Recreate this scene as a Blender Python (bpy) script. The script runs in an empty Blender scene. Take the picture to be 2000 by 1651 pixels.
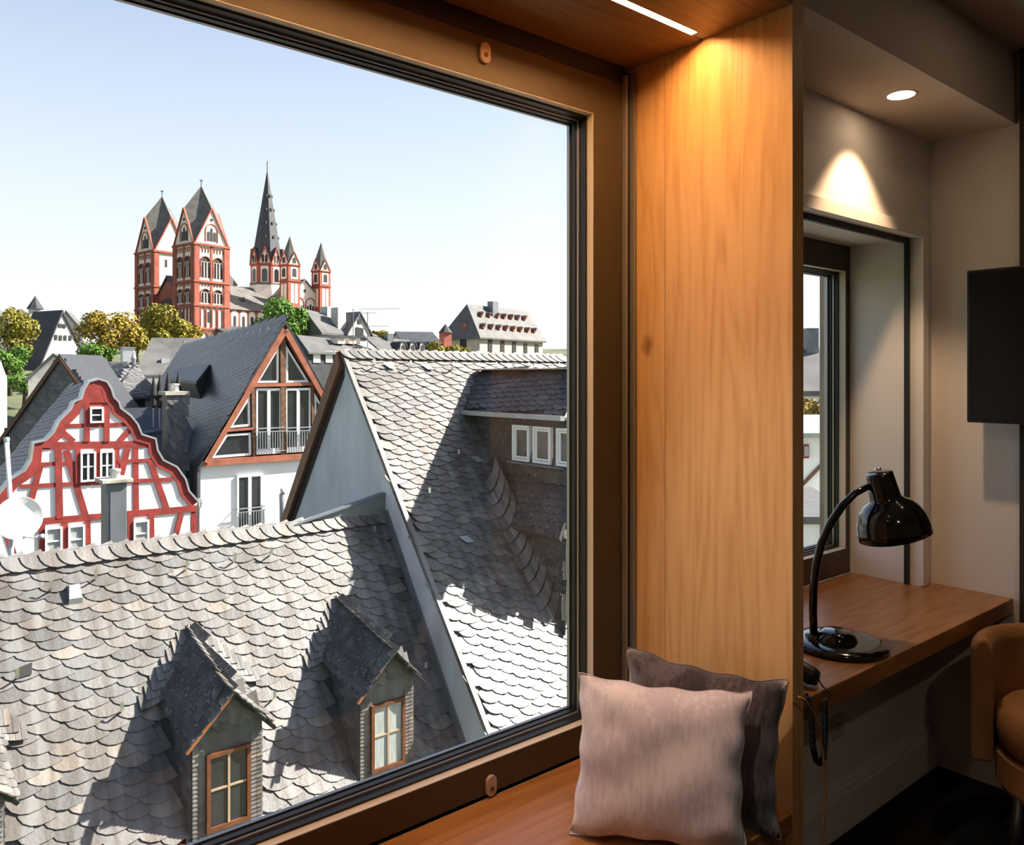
import bpy, bmesh, math, random
from mathutils import Vector, Matrix
random.seed(7)
V = Vector
scn = bpy.context.scene
col = scn.collection

# ------------------------------------------------------------------ camera
YAW = math.radians(39.3)
SY, CY = math.sin(YAW), math.cos(YAW)
FPX, CX, HZ, EYE = 1530.0, 1000.0, 737.0, 1.6       # focal length in px of a 2000x1651 frame, horizon row
cam_d = bpy.data.cameras.new('camera')
cam_d.sensor_fit = 'HORIZONTAL'
cam_d.sensor_width = 36.0
cam_d.lens = 36.0 * FPX / 2000.0
cam_d.shift_y = -(825.5 - HZ) / 2000.0
cam_d.clip_start, cam_d.clip_end = 0.05, 2000
cam = bpy.data.objects.new('camera', cam_d)
col.objects.link(cam)
cam.location = (0, 0, EYE)
cam.rotation_euler = (math.pi / 2, 0, -YAW)
scn.camera = cam

# ------------------------------------------------------------------ world, sun, exposure
SUN = V((0.724, -0.247, 0.644)).normalized()
w = bpy.data.worlds.new('sky')
scn.world = w
w.use_nodes = True
wn = w.node_tree
wn.nodes.clear()
sky = wn.nodes.new('ShaderNodeTexSky')
sky.sky_type = 'NISHITA'
sky.sun_disc = False
sky.sun_elevation = math.asin(SUN.z)
sky.sun_rotation = math.atan2(SUN.x, SUN.y)
sky.altitude = 150
sky.air_density = 1.0
sky.dust_density = 2.2
sky.ozone_density = 3.0
bg = wn.nodes.new('ShaderNodeBackground')
bg.inputs['Strength'].default_value = 0.33
wo = wn.nodes.new('ShaderNodeOutputWorld')
hz = wn.nodes.new('ShaderNodeMix'); hz.data_type = 'RGBA';      # bright haze towards the horizon
hz.inputs[7].default_value = (2.85, 2.9, 2.95, 1)
wtc = wn.nodes.new('ShaderNodeTexCoord'); wsx = wn.nodes.new('ShaderNodeSeparateXYZ'); wrp = wn.nodes.new('ShaderNodeMapRange')
wrp.inputs['From Min'].default_value = 0.0; wrp.inputs['From Max'].default_value = 0.62; wrp.inputs['To Min'].default_value = 0.92; wrp.inputs['To Max'].default_value = 0.0
wn.links.new(wtc.outputs['Generated'], wsx.inputs[0]); wn.links.new(wsx.outputs['Z'], wrp.inputs['Value']); wn.links.new(wrp.outputs[0], hz.inputs[0])
dim = wn.nodes.new('ShaderNodeVectorMath'); dim.operation = 'SCALE'; dim.inputs['Scale'].default_value = 0.55
wn.links.new(sky.outputs[0], dim.inputs[0]); wn.links.new(dim.outputs[0], hz.inputs[6])
wn.links.new(hz.outputs[2], bg.inputs[0])
wn.links.new(bg.outputs[0], wo.inputs[0])
sd = bpy.data.lights.new('sun', 'SUN')
sd.energy = 15.0
sd.angle = math.radians(0.6)
sd.color = (1.0, 0.92, 0.82)
so = bpy.data.objects.new('sun', sd)
col.objects.link(so)
so.location = (30, -20, 60)
so.rotation_euler = SUN.to_track_quat('Z', 'Y').to_euler()
scn.view_settings.view_transform = 'Standard'
scn.view_settings.look = 'None'
scn.view_settings.gamma = 1.0
scn.view_settings.exposure = 0.45
scn.view_settings.use_curve_mapping = False
scn.cycles.use_denoising = True
scn.cycles.max_bounces = 8
scn.cycles.diffuse_bounces = 4
scn.cycles.transparent_max_bounces = 12
scn.cycles.caustics_reflective = False
scn.cycles.caustics_refractive = False
scn.cycles.sample_clamp_indirect = 6.0

# ------------------------------------------------------------------ pixel -> place helpers
def ray(px, py):
    r, u = (px - CX) / FPX, (HZ - py) / FPX
    return V((SY + r * CY, CY - r * SY, u))
EYEP = V((0, 0, EYE))
def at(px, py, f): return EYEP + ray(px, py) * f
def onY(px, py, Y):
    d = ray(px, py); return EYEP + d * (Y / d.y)
def onX(px, py, X):
    d = ray(px, py); return EYEP + d * (X / d.x)
def onZ(px, py, Z):
    d = ray(px, py); return EYEP + d * ((Z - EYE) / d.z)
def onP(px, py, p, n):
    d = ray(px, py); return EYEP + d * ((p - EYEP).dot(n) / d.dot(n))
def proj(p):
    f = p.x * SY + p.y * CY
    r = p.x * CY - p.y * SY
    return CX + FPX * r / f, HZ - FPX * (p.z - EYE) / f, f

# ------------------------------------------------------------------ mesh helpers
class MB:
    def __init__(s): s.v, s.f = [], []
    def add(s, vs, fs):
        o = len(s.v)
        s.v += [tuple(p) for p in vs]
        s.f += [tuple(i + o for i in f) for f in fs]
        return s
    def box(s, lo, hi):
        x0, y0, z0 = lo; x1, y1, z1 = hi
        return s.add([(x0,y0,z0),(x1,y0,z0),(x1,y1,z0),(x0,y1,z0),(x0,y0,z1),(x1,y0,z1),(x1,y1,z1),(x0,y1,z1)],
                     [(0,3,2,1),(4,5,6,7),(0,1,5,4),(1,2,6,5),(2,3,7,6),(3,0,4,7)])
    def prism(s, poly, ext):
        n = len(poly); e = V(ext)
        a = [V(p) for p in poly]; b = [p + e for p in a]
        return s.add(a + b, [tuple(range(n))[::-1], tuple(range(n, 2*n))] + [(i, (i+1) % n, n + (i+1) % n, n + i) for i in range(n)])
    def bar(s, p, q, w, d, up=(0, 0, 1)):
        p, q = V(p), V(q); t = (q - p).normalized(); up = V(up)
        side = t.cross(up)
        if side.length < 1e-5: side = t.cross(V((1, 0, 0)))
        side.normalize(); up2 = side.cross(t).normalized()
        a, b = side * w / 2, up2 * d / 2
        return s.prism([p - a - b, p + a - b, p + a + b, p - a + b], q - p)
    def tube(s, path, r, n=8, cap=True):
        path = [V(p) for p in path]; rings = []
        rs = r if isinstance(r, (list, tuple)) else [r] * len(path)
        ref = None
        for i, p in enumerate(path):
            t = (path[min(i+1, len(path)-1)] - path[max(i-1, 0)]).normalized()
            if ref is None:
                ref = t.cross(V((0, 0, 1)))
                if ref.length < 1e-3: ref = t.cross(V((1, 0, 0)))
            ref = (ref - t * ref.dot(t)).normalized()
            b = t.cross(ref)
            rings.append([p + (ref * math.cos(k*2*math.pi/n) + b * math.sin(k*2*math.pi/n)) * rs[i] for k in range(n)])
        fs = []
        for i in range(len(path) - 1):
            for k in range(n):
                fs.append((i*n+k, i*n+(k+1) % n, (i+1)*n+(k+1) % n, (i+1)*n+k))
        if cap:
            fs.append(tuple(range(n))[::-1]); fs.append(tuple(range((len(path)-1)*n, len(path)*n)))
        return s.add([p for r_ in rings for p in r_], fs)
    def lathe(s, prof, n=32, org=(0,0,0), axis=(0,0,1), sx=1.0):
        ax = V(axis).normalized()
        u = ax.cross(V((0, 1, 0)))
        if u.length < 1e-3: u = ax.cross(V((1, 0, 0)))
        u.normalize(); w_ = ax.cross(u); o = V(org)
        vs = [o + ax * h + (u * math.cos(k*2*math.pi/n) * sx + w_ * math.sin(k*2*math.pi/n)) * r for r, h in prof for k in range(n)]
        fs = [(i*n+k, i*n+(k+1) % n, (i+1)*n+(k+1) % n, (i+1)*n+k) for i in range(len(prof)-1) for k in range(n)]
        return s.add(vs, fs)
    def mesh(s, name, m=None, smooth=False):
        me = bpy.data.meshes.new(name)
        me.from_pydata(s.v, [], s.f)
        me.validate()
        bm = bmesh.new(); bm.from_mesh(me); bmesh.ops.recalc_face_normals(bm, faces=bm.faces); bm.to_mesh(me); bm.free()
        if m: me.materials.append(m)
        if smooth:
            for p in me.polygons: p.use_smooth = True
        return me
    def build(s, name, m, parent=None, smooth=False, bevel=0):
        o = bpy.data.objects.new(name, s.mesh(name, m, smooth))
        col.objects.link(o)
        if parent: o.parent = parent
        if bevel:
            b = o.modifiers.new('edge', 'BEVEL'); b.width = bevel; b.segments = 2; b.limit_method = 'ANGLE'
        return o
def tag(o, label, cat, group=None, kind=None):
    o['label'] = label; o['category'] = cat
    if group: o['group'] = group
    if kind: o['kind'] = kind
    return o
def thing(name, label, cat, loc=(0,0,0), group=None, kind=None, rz=0):
    o = bpy.data.objects.new(name, None); col.objects.link(o)
    o.empty_display_size = 0.1
    o.location = loc; o.rotation_euler = (0, 0, rz)
    return tag(o, label, cat, group, kind)
def sub(name, parent):
    o = bpy.data.objects.new(name, None); col.objects.link(o); o.parent = parent; o.empty_display_size = 0.1
    return o
def box(name, lo, hi, m, parent=None, bevel=0):
    return MB().box(lo, hi).build(name, m, parent, bevel=bevel)
def world_parent(o, parent):
    """geometry was written in world coordinates: keep it there under a moved parent"""
    mw = parent.matrix_basis.copy(); p = parent
    while p.parent: mw = p.parent.matrix_basis @ p.matrix_parent_inverse @ mw; p = p.parent
    o.parent = parent; o.matrix_parent_inverse = mw.inverted(); return o

# ------------------------------------------------------------------ materials
def newmat(name):
    m = bpy.data.materials.new(name); m.use_nodes = True
    nt = m.node_tree; b = nt.nodes['Principled BSDF']
    return m, nt, b
def L(nt, a, b): nt.links.new(a, b)
def node(nt, t, **kw):
    n = nt.nodes.new(t)
    for k, v in kw.items():
        if k.startswith('i_'): n.inputs[k[2:].replace('_', ' ')].default_value = v
        else: setattr(n, k, v)
    return n
def ramp(nt, src, stops):
    r = nt.nodes.new('ShaderNodeValToRGB')
    e = r.color_ramp.elements
    while len(e) < len(stops): e.new(0.5)
    for el, (p, c) in zip(e, stops): el.position = p; el.color = (*c, 1)
    L(nt, src, r.inputs[0]); return r
def pm(name, c, rough=.7, var=.15, scale=3.0, metal=0, bump=0, bscale=60, spec=.4, stretch=(1,1,1), coat=0, c2=None):
    m, nt, b = newmat(name)
    tc = node(nt, 'ShaderNodeTexCoord'); mp = node(nt, 'ShaderNodeMapping'); mp.inputs['Scale'].default_value = stretch
    L(nt, tc.outputs['Object'], mp.inputs[0])
    n = node(nt, 'ShaderNodeTexNoise'); n.inputs['Scale'].default_value = scale; n.inputs['Detail'].default_value = 5
    L(nt, mp.outputs[0], n.inputs[0])
    lo = tuple(x * (1 - var) for x in c); hi = c2 or tuple(min(1, x * (1 + var)) for x in c)
    r = ramp(nt, n.outputs[0], [(.3, lo), (.7, hi)])
    L(nt, r.outputs[0], b.inputs['Base Color'])
    b.inputs['Roughness'].default_value = rough; b.inputs['Metallic'].default_value = metal
    b.inputs['Specular IOR Level'].default_value = spec
    b.inputs['Coat Weight'].default_value = coat
    if bump:
        n2 = node(nt, 'ShaderNodeTexNoise'); n2.inputs['Scale'].default_value = bscale; n2.inputs['Detail'].default_value = 4
        L(nt, mp.outputs[0], n2.inputs[0])
        bp = node(nt, 'ShaderNodeBump'); bp.inputs['Strength'].default_value = bump; bp.inputs['Distance'].default_value = .01
        L(nt, n2.outputs[0], bp.inputs['Height']); L(nt, bp.outputs[0], b.inputs['Normal'])
    return m
def emis(name, c, s):
    m, nt, b = newmat(name)
    b.inputs['Base Color'].default_value = (*c, 1); b.inputs['Emission Color'].default_value = (*c, 1)
    b.inputs['Emission Strength'].default_value = s
    return m
def glass(name, tint=(.97, .98, .98), refl=1.0):
    m = bpy.data.materials.new(name); m.use_nodes = True; nt = m.node_tree; nt.nodes.clear()
    o = node(nt, 'ShaderNodeOutputMaterial'); mx = node(nt, 'ShaderNodeMixShader')
    t = node(nt, 'ShaderNodeBsdfTransparent'); t.inputs[0].default_value = (*tint, 1)
    g = node(nt, 'ShaderNodeBsdfGlossy'); g.inputs['Roughness'].default_value = .01
    g_ = node(nt, 'ShaderNodeNewGeometry'); dt = node(nt, 'ShaderNodeVectorMath', operation='DOT_PRODUCT'); L(nt, g_.outputs['Incoming'], dt.inputs[0]); L(nt, g_.outputs['Normal'], dt.inputs[1])
    ab = node(nt, 'ShaderNodeMath', operation='ABSOLUTE'); L(nt, dt.outputs['Value'], ab.inputs[0])
    om = node(nt, 'ShaderNodeMath', operation='SUBTRACT'); om.inputs[0].default_value = 1.0; L(nt, ab.outputs[0], om.inputs[1])
    pw = node(nt, 'ShaderNodeMath', operation='POWER'); pw.inputs[1].default_value = 5.0; L(nt, om.outputs[0], pw.inputs[0])
    mu = node(nt, 'ShaderNodeMath', operation='MULTIPLY_ADD'); mu.inputs[1].default_value = .9 * refl; mu.inputs[2].default_value = .035 * refl
    L(nt, pw.outputs[0], mu.inputs[0]); L(nt, mu.outputs[0], mx.inputs[0])
    L(nt, t.outputs[0], mx.inputs[1]); L(nt, g.outputs[0], mx.inputs[2]); L(nt, mx.outputs[0], o.inputs[0])
    return m
def slate(name, c1, c2, c3, rough=.5, streak=.35, fleck=0):
    """weathered slate: tone changes per piece (object or island), water streaks down the slope"""
    m, nt, b = newmat(name)
    g = node(nt, 'ShaderNodeNewGeometry'); oi = node(nt, 'ShaderNodeObjectInfo')
    ad = node(nt, 'ShaderNodeMath', operation='ADD'); L(nt, g.outputs['Random Per Island'], ad.inputs[0]); L(nt, oi.outputs['Random'], ad.inputs[1])
    fr = node(nt, 'ShaderNodeMath', operation='FRACT'); L(nt, ad.outputs[0], fr.inputs[0])
    base = ramp(nt, fr.outputs[0], [(0, c1), (.55, c2), (.85, c2), (1, c3)])
    mp = node(nt, 'ShaderNodeMapping'); mp.inputs['Scale'].default_value = (5, .8, .8); L(nt, g.outputs['Position'], mp.inputs[0])
    n = node(nt, 'ShaderNodeTexNoise'); n.inputs['Scale'].default_value = 1.3; n.inputs['Detail'].default_value = 6; L(nt, mp.outputs[0], n.inputs[0])
    st = ramp(nt, n.outputs[0], [(.38, (1-streak, 1-streak*1.15, 1-streak*1.3)), (.62, (1.0, 1.0, 1.0))])
    mx = node(nt, 'ShaderNodeMix', data_type='RGBA', blend_type='MULTIPLY'); mx.inputs[0].default_value = 1
    L(nt, base.outputs[0], mx.inputs[6]); L(nt, st.outputs[0], mx.inputs[7])
    out = mx.outputs[2]
    n2 = node(nt, 'ShaderNodeTexNoise'); n2.inputs['Scale'].default_value = 22; n2.inputs['Detail'].default_value = 6; L(nt, g.outputs['Position'], n2.inputs[0])
    if fleck:
        fk = ramp(nt, n2.outputs[0], [(.60, (0, 0, 0)), (.68, (1, 1, 1))])
        mf = node(nt, 'ShaderNodeMix', data_type='RGBA'); 
        mu = node(nt, 'ShaderNodeMath', operation='MULTIPLY'); mu.inputs[1].default_value = fleck
        L(nt, fk.outputs[0], mu.inputs[0]); L(nt, mu.outputs[0], mf.inputs[0]); L(nt, out, mf.inputs[6]); mf.inputs[7].default_value = (.4, .38, .33, 1)
        out = mf.outputs[2]
    L(nt, out, b.inputs['Base Color'])
    b.inputs['Roughness'].default_value = rough
    bp = node(nt, 'ShaderNodeBump'); bp.inputs['Strength'].default_value = .35; bp.inputs['Distance'].default_value = .012
    L(nt, n2.outputs[0], bp.inputs['Height']); L(nt, bp.outputs[0], b.inputs['Normal'])
    return m
def rows(name, c, c2, period=.22, rough=.6, bump=.6, use_z=True):
    """far slate roof: courses too small to build, as fine relief along height"""
    m, nt, b = newmat(name)
    g = node(nt, 'ShaderNodeNewGeometry'); sx = node(nt, 'ShaderNodeSeparateXYZ'); L(nt, g.outputs['Position'], sx.inputs[0])
    n = node(nt, 'ShaderNodeTexNoise'); n.inputs['Scale'].default_value = .6; n.inputs['Detail'].default_value = 7; L(nt, g.outputs['Position'], n.inputs[0])
    r = ramp(nt, n.outputs[0], [(.3, c), (.7, c2)])
    L(nt, r.outputs[0], b.inputs['Base Color'])
    dv = node(nt, 'ShaderNodeMath', operation='DIVIDE'); dv.inputs[1].default_value = period; L(nt, sx.outputs['Z'], dv.inputs[0])
    fr = node(nt, 'ShaderNodeMath', operation='FRACT'); L(nt, dv.outputs[0], fr.inputs[0])
    bp = node(nt, 'ShaderNodeBump'); bp.inputs['Strength'].default_value = bump; bp.inputs['Distance'].default_value = .03; bp.invert = True
    L(nt, fr.outputs[0], bp.inputs['Height']); L(nt, bp.outputs[0], b.inputs['Normal'])
    b.inputs['Roughness'].default_value = rough; b.inputs['Specular IOR Level'].default_value = .15
    return m
def wood(name, c1, c2, c3, axis='Z', rough=.45, knots=.8, scale=1.0, off=(0,0,0)):
    m, nt, b = newmat(name)
    tc = node(nt, 'ShaderNodeTexCoord'); mp = node(nt, 'ShaderNodeMapping')
    s = {'X': (.55, 7, 7), 'Y': (7, .55, 7), 'Z': (7, 7, .55)}[axis]
    mp.inputs['Scale'].default_value = tuple(k * scale for k in s); mp.inputs['Location'].default_value = off
    oi = node(nt, 'ShaderNodeObjectInfo'); ra = node(nt, 'ShaderNodeVectorMath', operation='SCALE'); ra.inputs['Scale'].default_value = 9.0
    cb = node(nt, 'ShaderNodeCombineXYZ')
    for k in range(3): L(nt, oi.outputs['Random'], cb.inputs[k])
    L(nt, cb.outputs[0], ra.inputs[0])
    va = node(nt, 'ShaderNodeVectorMath', operation='ADD'); L(nt, tc.outputs['Object'], va.inputs[0]); L(nt, ra.outputs[0], va.inputs[1])
    L(nt, va.outputs[0], mp.inputs[0])
    n1 = node(nt, 'ShaderNodeTexNoise'); n1.inputs['Scale'].default_value = 1.0; n1.inputs['Detail'].default_value = 2; n1.inputs['Distortion'].default_value = .6; L(nt, mp.outputs[0], n1.inputs[0])
    mu = node(nt, 'ShaderNodeMath', operation='MULTIPLY'); mu.inputs[1].default_value = 9; L(nt, n1.outputs[0], mu.inputs[0])
    fr = node(nt, 'ShaderNodeMath', operation='PINGPONG'); fr.inputs[1].default_value = .5; L(nt, mu.outputs[0], fr.inputs[0])
    n2 = node(nt, 'ShaderNodeTexNoise'); n2.inputs['Scale'].default_value = 9; n2.inputs['Detail'].default_value = 6; L(nt, mp.outputs[0], n2.inputs[0])
    m1 = node(nt, 'ShaderNodeMath', operation='MULTIPLY'); m1.inputs[1].default_value = .45; L(nt, fr.outputs[0], m1.inputs[0])
    m2 = node(nt, 'ShaderNodeMath', operation='MULTIPLY'); m2.inputs[1].default_value = .62; L(nt, n2.outputs[0], m2.inputs[0])
    ad = node(nt, 'ShaderNodeMath', operation='ADD'); L(nt, m1.outputs[0], ad.inputs[0]); L(nt, m2.outputs[0], ad.inputs[1])
    r = ramp(nt, ad.outputs[0], [(.22, c1), (.45, c2), (.8, c3)])
    out = r.outputs[0]
    if knots:
        mk = node(nt, 'ShaderNodeMapping'); sk = {'X': (1.3, 3.2, 3.2), 'Y': (3.2, 1.3, 3.2), 'Z': (5, 5, 3.2)}[axis]; mk.inputs['Scale'].default_value = sk
        L(nt, va.outputs[0], mk.inputs[0])
        nz = node(nt, 'ShaderNodeTexNoise'); nz.inputs['Scale'].default_value = 8; L(nt, mk.outputs[0], nz.inputs[0])
        mxv = node(nt, 'ShaderNodeMix', data_type='VECTOR'); mxv.inputs[0].default_value = .12; L(nt, mk.outputs[0], mxv.inputs[4]); L(nt, nz.outputs['Color'], mxv.inputs[5])
        vo = node(nt, 'ShaderNodeTexVoronoi'); vo.inputs['Scale'].default_value = 1.0; L(nt, mxv.outputs[1], vo.inputs[0])
        kr = ramp(nt, vo.outputs['Distance'], [(.03, (1, 1, 1)), (.12, (0, 0, 0))])
        km = node(nt, 'ShaderNodeMath', operation='MULTIPLY'); km.inputs[1].default_value = knots; L(nt, kr.outputs[0], km.inputs[0])
        mx = node(nt, 'ShaderNodeMix', data_type='RGBA'); L(nt, km.outputs[0], mx.inputs[0]); L(nt, out, mx.inputs[6]); mx.inputs[7].default_value = (c1[0]*.35, c1[1]*.28, c1[2]*.25, 1)
        out = mx.outputs[2]
    L(nt, out, b.inputs['Base Color'])
    b.inputs['Roughness'].default_value = rough
    bp = node(nt, 'ShaderNodeBump'); bp.inputs['Strength'].default_value = .15; bp.inputs['Distance'].default_value = .002
    L(nt, ad.outputs[0], bp.inputs['Height']); L(nt, bp.outputs[0], b.inputs['Normal'])
    return m
def velvet(name, c1, c2, streak=(7, 7, 1.2)):
    m, nt, b = newmat(name)
    tc = node(nt, 'ShaderNodeTexCoord'); mp = node(nt, 'ShaderNodeMapping'); mp.inputs['Scale'].default_value = streak; L(nt, tc.outputs['Object'], mp.inputs[0])
    n = node(nt, 'ShaderNodeTexNoise'); n.inputs['Scale'].default_value = 14; n.inputs['Detail'].default_value = 7; n.inputs['Roughness'].default_value = .7; L(nt, mp.outputs[0], n.inputs[0])
    n0 = node(nt, 'ShaderNodeTexNoise'); n0.inputs['Scale'].default_value = 9; n0.inputs['Detail'].default_value = 4; L(nt, tc.outputs['Object'], n0.inputs[0])
    ad = node(nt, 'ShaderNodeMath', operation='ADD'); L(nt, n.outputs[0], ad.inputs[0]); L(nt, n0.outputs[0], ad.inputs[1])
    r = ramp(nt, ad.outputs[0], [(.0, c1), (1, c2)]); r.color_ramp.elements[0].position = .78; r.color_ramp.elements[1].position = 1.0
    hf = node(nt, 'ShaderNodeMath', operation='MULTIPLY'); hf.inputs[1].default_value = .9
    L(nt, ad.outputs[0], hf.inputs[0]); L(nt, hf.outputs[0], r.inputs[0])
    L(nt, r.outputs[0], b.inputs['Base Color'])
    b.inputs['Roughness'].default_value = .9; b.inputs['Sheen Weight'].default_value = .6; b.inputs['Sheen Roughness'].default_value = .4
    b.inputs['Specular IOR Level'].default_value = .1
    n3 = node(nt, 'ShaderNodeTexNoise'); n3.inputs['Scale'].default_value = 90; n3.inputs['Detail'].default_value = 5; L(nt, mp.outputs[0], n3.inputs[0])
    bp = node(nt, 'ShaderNodeBump'); bp.inputs['Strength'].default_value = .5; bp.inputs['Distance'].default_value = .003
    L(nt, n3.outputs[0], bp.inputs['Height']); L(nt, bp.outputs[0], b.inputs['Normal'])
    return m
def leafmat(name, c1, c2, c3):
    m, nt, b = newmat(name)
    g = node(nt, 'ShaderNodeNewGeometry')
    r = ramp(nt, g.outputs['Random Per Island'], [(0, c1), (.5, c2), (1, c3)])
    L(nt, r.outputs[0], b.inputs['Base Color']); b.inputs['Roughness'].default_value = .7; b.inputs['Specular IOR Level'].default_value = .2
    b.inputs['Subsurface Weight'].default_value = 0
    return m

M = {}
M['slate'] = slate('weathered_slate', (.10, .099, .098), (.160, .154, .148), (.235, .205, .175), streak=.42)
M['slate_grey'] = slate('grey_slate', (.07, .074, .08), (.11, .114, .12), (.165, .165, .165), streak=.25)
M['slate_dark'] = slate('shaded_flecked_slate', (.045, .045, .046), (.075, .072, .07), (.12, .11, .10), fleck=.5)  # darker slate with pale flecks; shade of sun-averted slopes put into its colour
M['slate_black'] = slate('dark_slate', (.022, .025, .030), (.038, .041, .047), (.07, .07, .072), streak=.2, rough=.4)
M['roof_far'] = rows('far_slate_roof', (.085, .084, .083), (.13, .127, .122), .3)
M['roof_far_dark'] = rows('far_dark_slate_roof', (.035, .038, .043), (.06, .062, .066), .3)
M['plaster_grey'] = pm('weathered_grey_plaster', (.50, .53, .57), .9, .16, .8, bump=.2, bscale=30, stretch=(2, 2, .7))
M['plaster_white'] = pm('white_plaster', (.84, .83, .80), .9, .05, 1.5, bump=.15, bscale=40)
M['infill'] = pm('white_infill_plaster', (.84, .82, .78), .9, .05, 2, bump=.2, bscale=25)
M['red_beam'] = pm('red_painted_timber', (.235, .028, .022), .7, .3, 3, bump=.3, bscale=30)
M['brown_beam'] = pm('weathered_brown_timber', (.13, .065, .035), .8, .5, 6, bump=.5, bscale=30)
M['rafter'] = pm('reddish_brown_painted_timber', (.28, .09, .048), .65, .25, 3, bump=.3, bscale=30)
M['white_paint'] = pm('white_painted_wood', (.82, .82, .80), .45, .03, 3)
M['brown_frame'] = pm('brown_stained_wood', (.12, .045, .02), .5, .3, 8)
M['lead'] = pm('lead_sheet', (.16, .175, .19), .5, .2, 2, metal=.3)
M['zinc'] = pm('zinc_sheet', (.42, .44, .45), .38, .12, 3, metal=.6)
M['chrome'] = pm('bright_steel', (.75, .75, .75), .2, .05, 5, metal=1)
M['copper'] = pm('copper_edge', (.35, .13, .06), .4, .3, 5, metal=.5)
M['black_void'] = pm('dark_opening', (.012, .011, .011), .6, .1)
M['pane_dark'] = pm('dark_window_glass', (.02, .024, .028), .08, .3, 2, spec=.7)
M['pane_curtain'] = pm('curtained_window_glass', (.33, .36, .35), .25, .25, 7, spec=.6, stretch=(6, 6, .4))
M['stone'] = pm('grey_rubble_stone', (.40, .37, .31), .9, .35, 3.5, bump=.8, bscale=8)
M['stone_pale'] = pm('pale_grey_stone', (.46, .45, .42), .9, .2, 2, bump=.6, bscale=12)
M['concrete'] = pm('dark_render', (.10, .10, .10), .9, .2, 2)
M['ch_red'] = pm('cathedral_red_paint', (.28, .078, .05), .85, .2, .6)
M['ch_white'] = pm('cathedral_cream_plaster', (.72, .63, .54), .9, .08, .8)
M['ch_roof'] = rows('cathedral_slate_roof', (.10, .095, .088), (.16, .15, .135), .35)
M['ch_spire'] = rows('spire_slate', (.05, .053, .06), (.075, .077, .083), .4)
M['bark'] = pm('bark', (.06, .045, .03), .9, .3, 3)
M['leaf_green'] = leafmat('fresh_green_leaves', (.035, .085, .012), (.08, .17, .02), (.16, .28, .05))
M['leaf_olive'] = leafmat('olive_green_leaves', (.09, .085, .012), (.20, .18, .02), (.33, .27, .04))
M['leaf_gold'] = leafmat('golden_leaves', (.12, .09, .012), (.27, .19, .02), (.42, .29, .05))
M['earth'] = pm('earth_and_grass', (.09, .10, .05), .95, .4, .15)
M['pane'] = glass('clear_glass')
# interior
M['oak_v'] = wood('oak_upright', (.50, .275, .105), (.60, .36, .16), (.64, .405, .195), 'Z', knots=.8)
M['oak_x'] = wood('oak_lengthwise', (.24, .10, .032), (.34, .15, .052), (.42, .205, .075), 'X', rough=.33, knots=.3)
M['oak_dark'] = wood('oak_canopy', (.16, .075, .028), (.24, .115, .042), (.31, .155, .06), 'X', rough=.4, knots=.3)
M['bronze'] = pm('bronze_lacquered_frame', (.068, .052, .034), .42, .06, 3, metal=.2)
M['gasket'] = pm('black_rubber', (.012, .012, .013), .45, .1)
M['alu'] = pm('dull_aluminium', (.35, .34, .33), .4, .05, 3, metal=.7)
M['wall'] = pm('warm_white_wall', (.80, .75, .71), .9, .03, 2, bump=.12, bscale=250)
M['ceil'] = pm('ceiling_paint', (.66, .57, .50), .9, .03, 2, bump=.1, bscale=250)
M['carpet'] = pm('black_brown_carpet', (.012, .010, .009), .98, .3, 30, bump=.5, bscale=300)
M['black_gloss'] = pm('black_enamel', (.006, .006, .007), .12, .05, 3, spec=.6, coat=.5)
M['black_matt'] = pm('black_plastic', (.008, .008, .009), .45, .1)
M['screen'] = pm('switched_off_screen', (.004, .004, .005), .25, .1)
M['suede'] = pm('tan_suede', (.30, .15, .065), .9, .2, 6, bump=.5, bscale=200, spec=.15)
M['cap'] = pm('rose_grey_cap', (.42, .30, .25), .4, .05, 5)
M['tan_cable'] = pm('tan_cable', (.25, .12, .05), .6, .1)
M['panel_dark'] = pm('dark_wall_panel', (.035, .028, .022), .7, .1)
M['bevel'] = pm('champagne_bead', (.62, .56, .46), .4, .04, 3)
M['pane_grey'] = pm('grey_window_glass', (.13, .13, .115), .15, .3, 2, spec=.6)
M['socket'] = pm('socket_plastic', (.55, .50, .44), .4, .03)
M['led'] = emis('led_warm_white', (1.0, .52, .19), 150)
M['bulb'] = emis('lamp_warm_white', (1.0, .74, .48), 20)
M['velvet_pink'] = velvet('lilac_velvet', (.52, .46, .53), (.68, .62, .68))
M['velvet_dark'] = velvet('taupe_velvet', (.045, .035, .038), (.11, .09, .095))
M['velvet_mauve'] = velvet('mauve_velvet', (.10, .06, .085), (.2, .13, .17))

# ================================================================== THE ROOM
XP, YF, YW = 1.815, 1.09, 1.64            # oak side panel plane, its front edge, big window frame plane
SEAT, TOP = 0.49, 2.55
def struct(o, label, cat): return tag(o, label, cat, kind='structure')
struct(box('floor', (-2.3, -3.1, -.2), (3.5, 1.95, 0), M['carpet']), 'very dark carpet floor of the room', 'floor')
struct(box('ceiling', (-2.3, -3.1, 2.84), (3.5, 1.12, 3.0), M['ceil']), 'plain painted ceiling of the room', 'ceiling')
struct(box('ceiling_soffit', (-2.3, 1.10, 2.571), (3.5, 1.95, 3.0), M['ceil']), 'lowered ceiling strip above desk and window seat', 'ceiling')
struct(box('wall_left', (-2.4, -3.1, 0), (-2.2, 1.95, 3.0), M['wall']), 'plain wall beyond the end of the window seat', 'wall')
struct(box('wall_back', (-2.3, -3.2, 0), (3.5, -3.0, 3.0), M['wall']), 'plain wall opposite the windows', 'wall')
struct(box('wall_right', (3.4, -3.1, 0), (3.6, 1.78, 3.0), M['wall']), 'warm white wall at the end of the desk', 'wall')
wl = MB()
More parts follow.
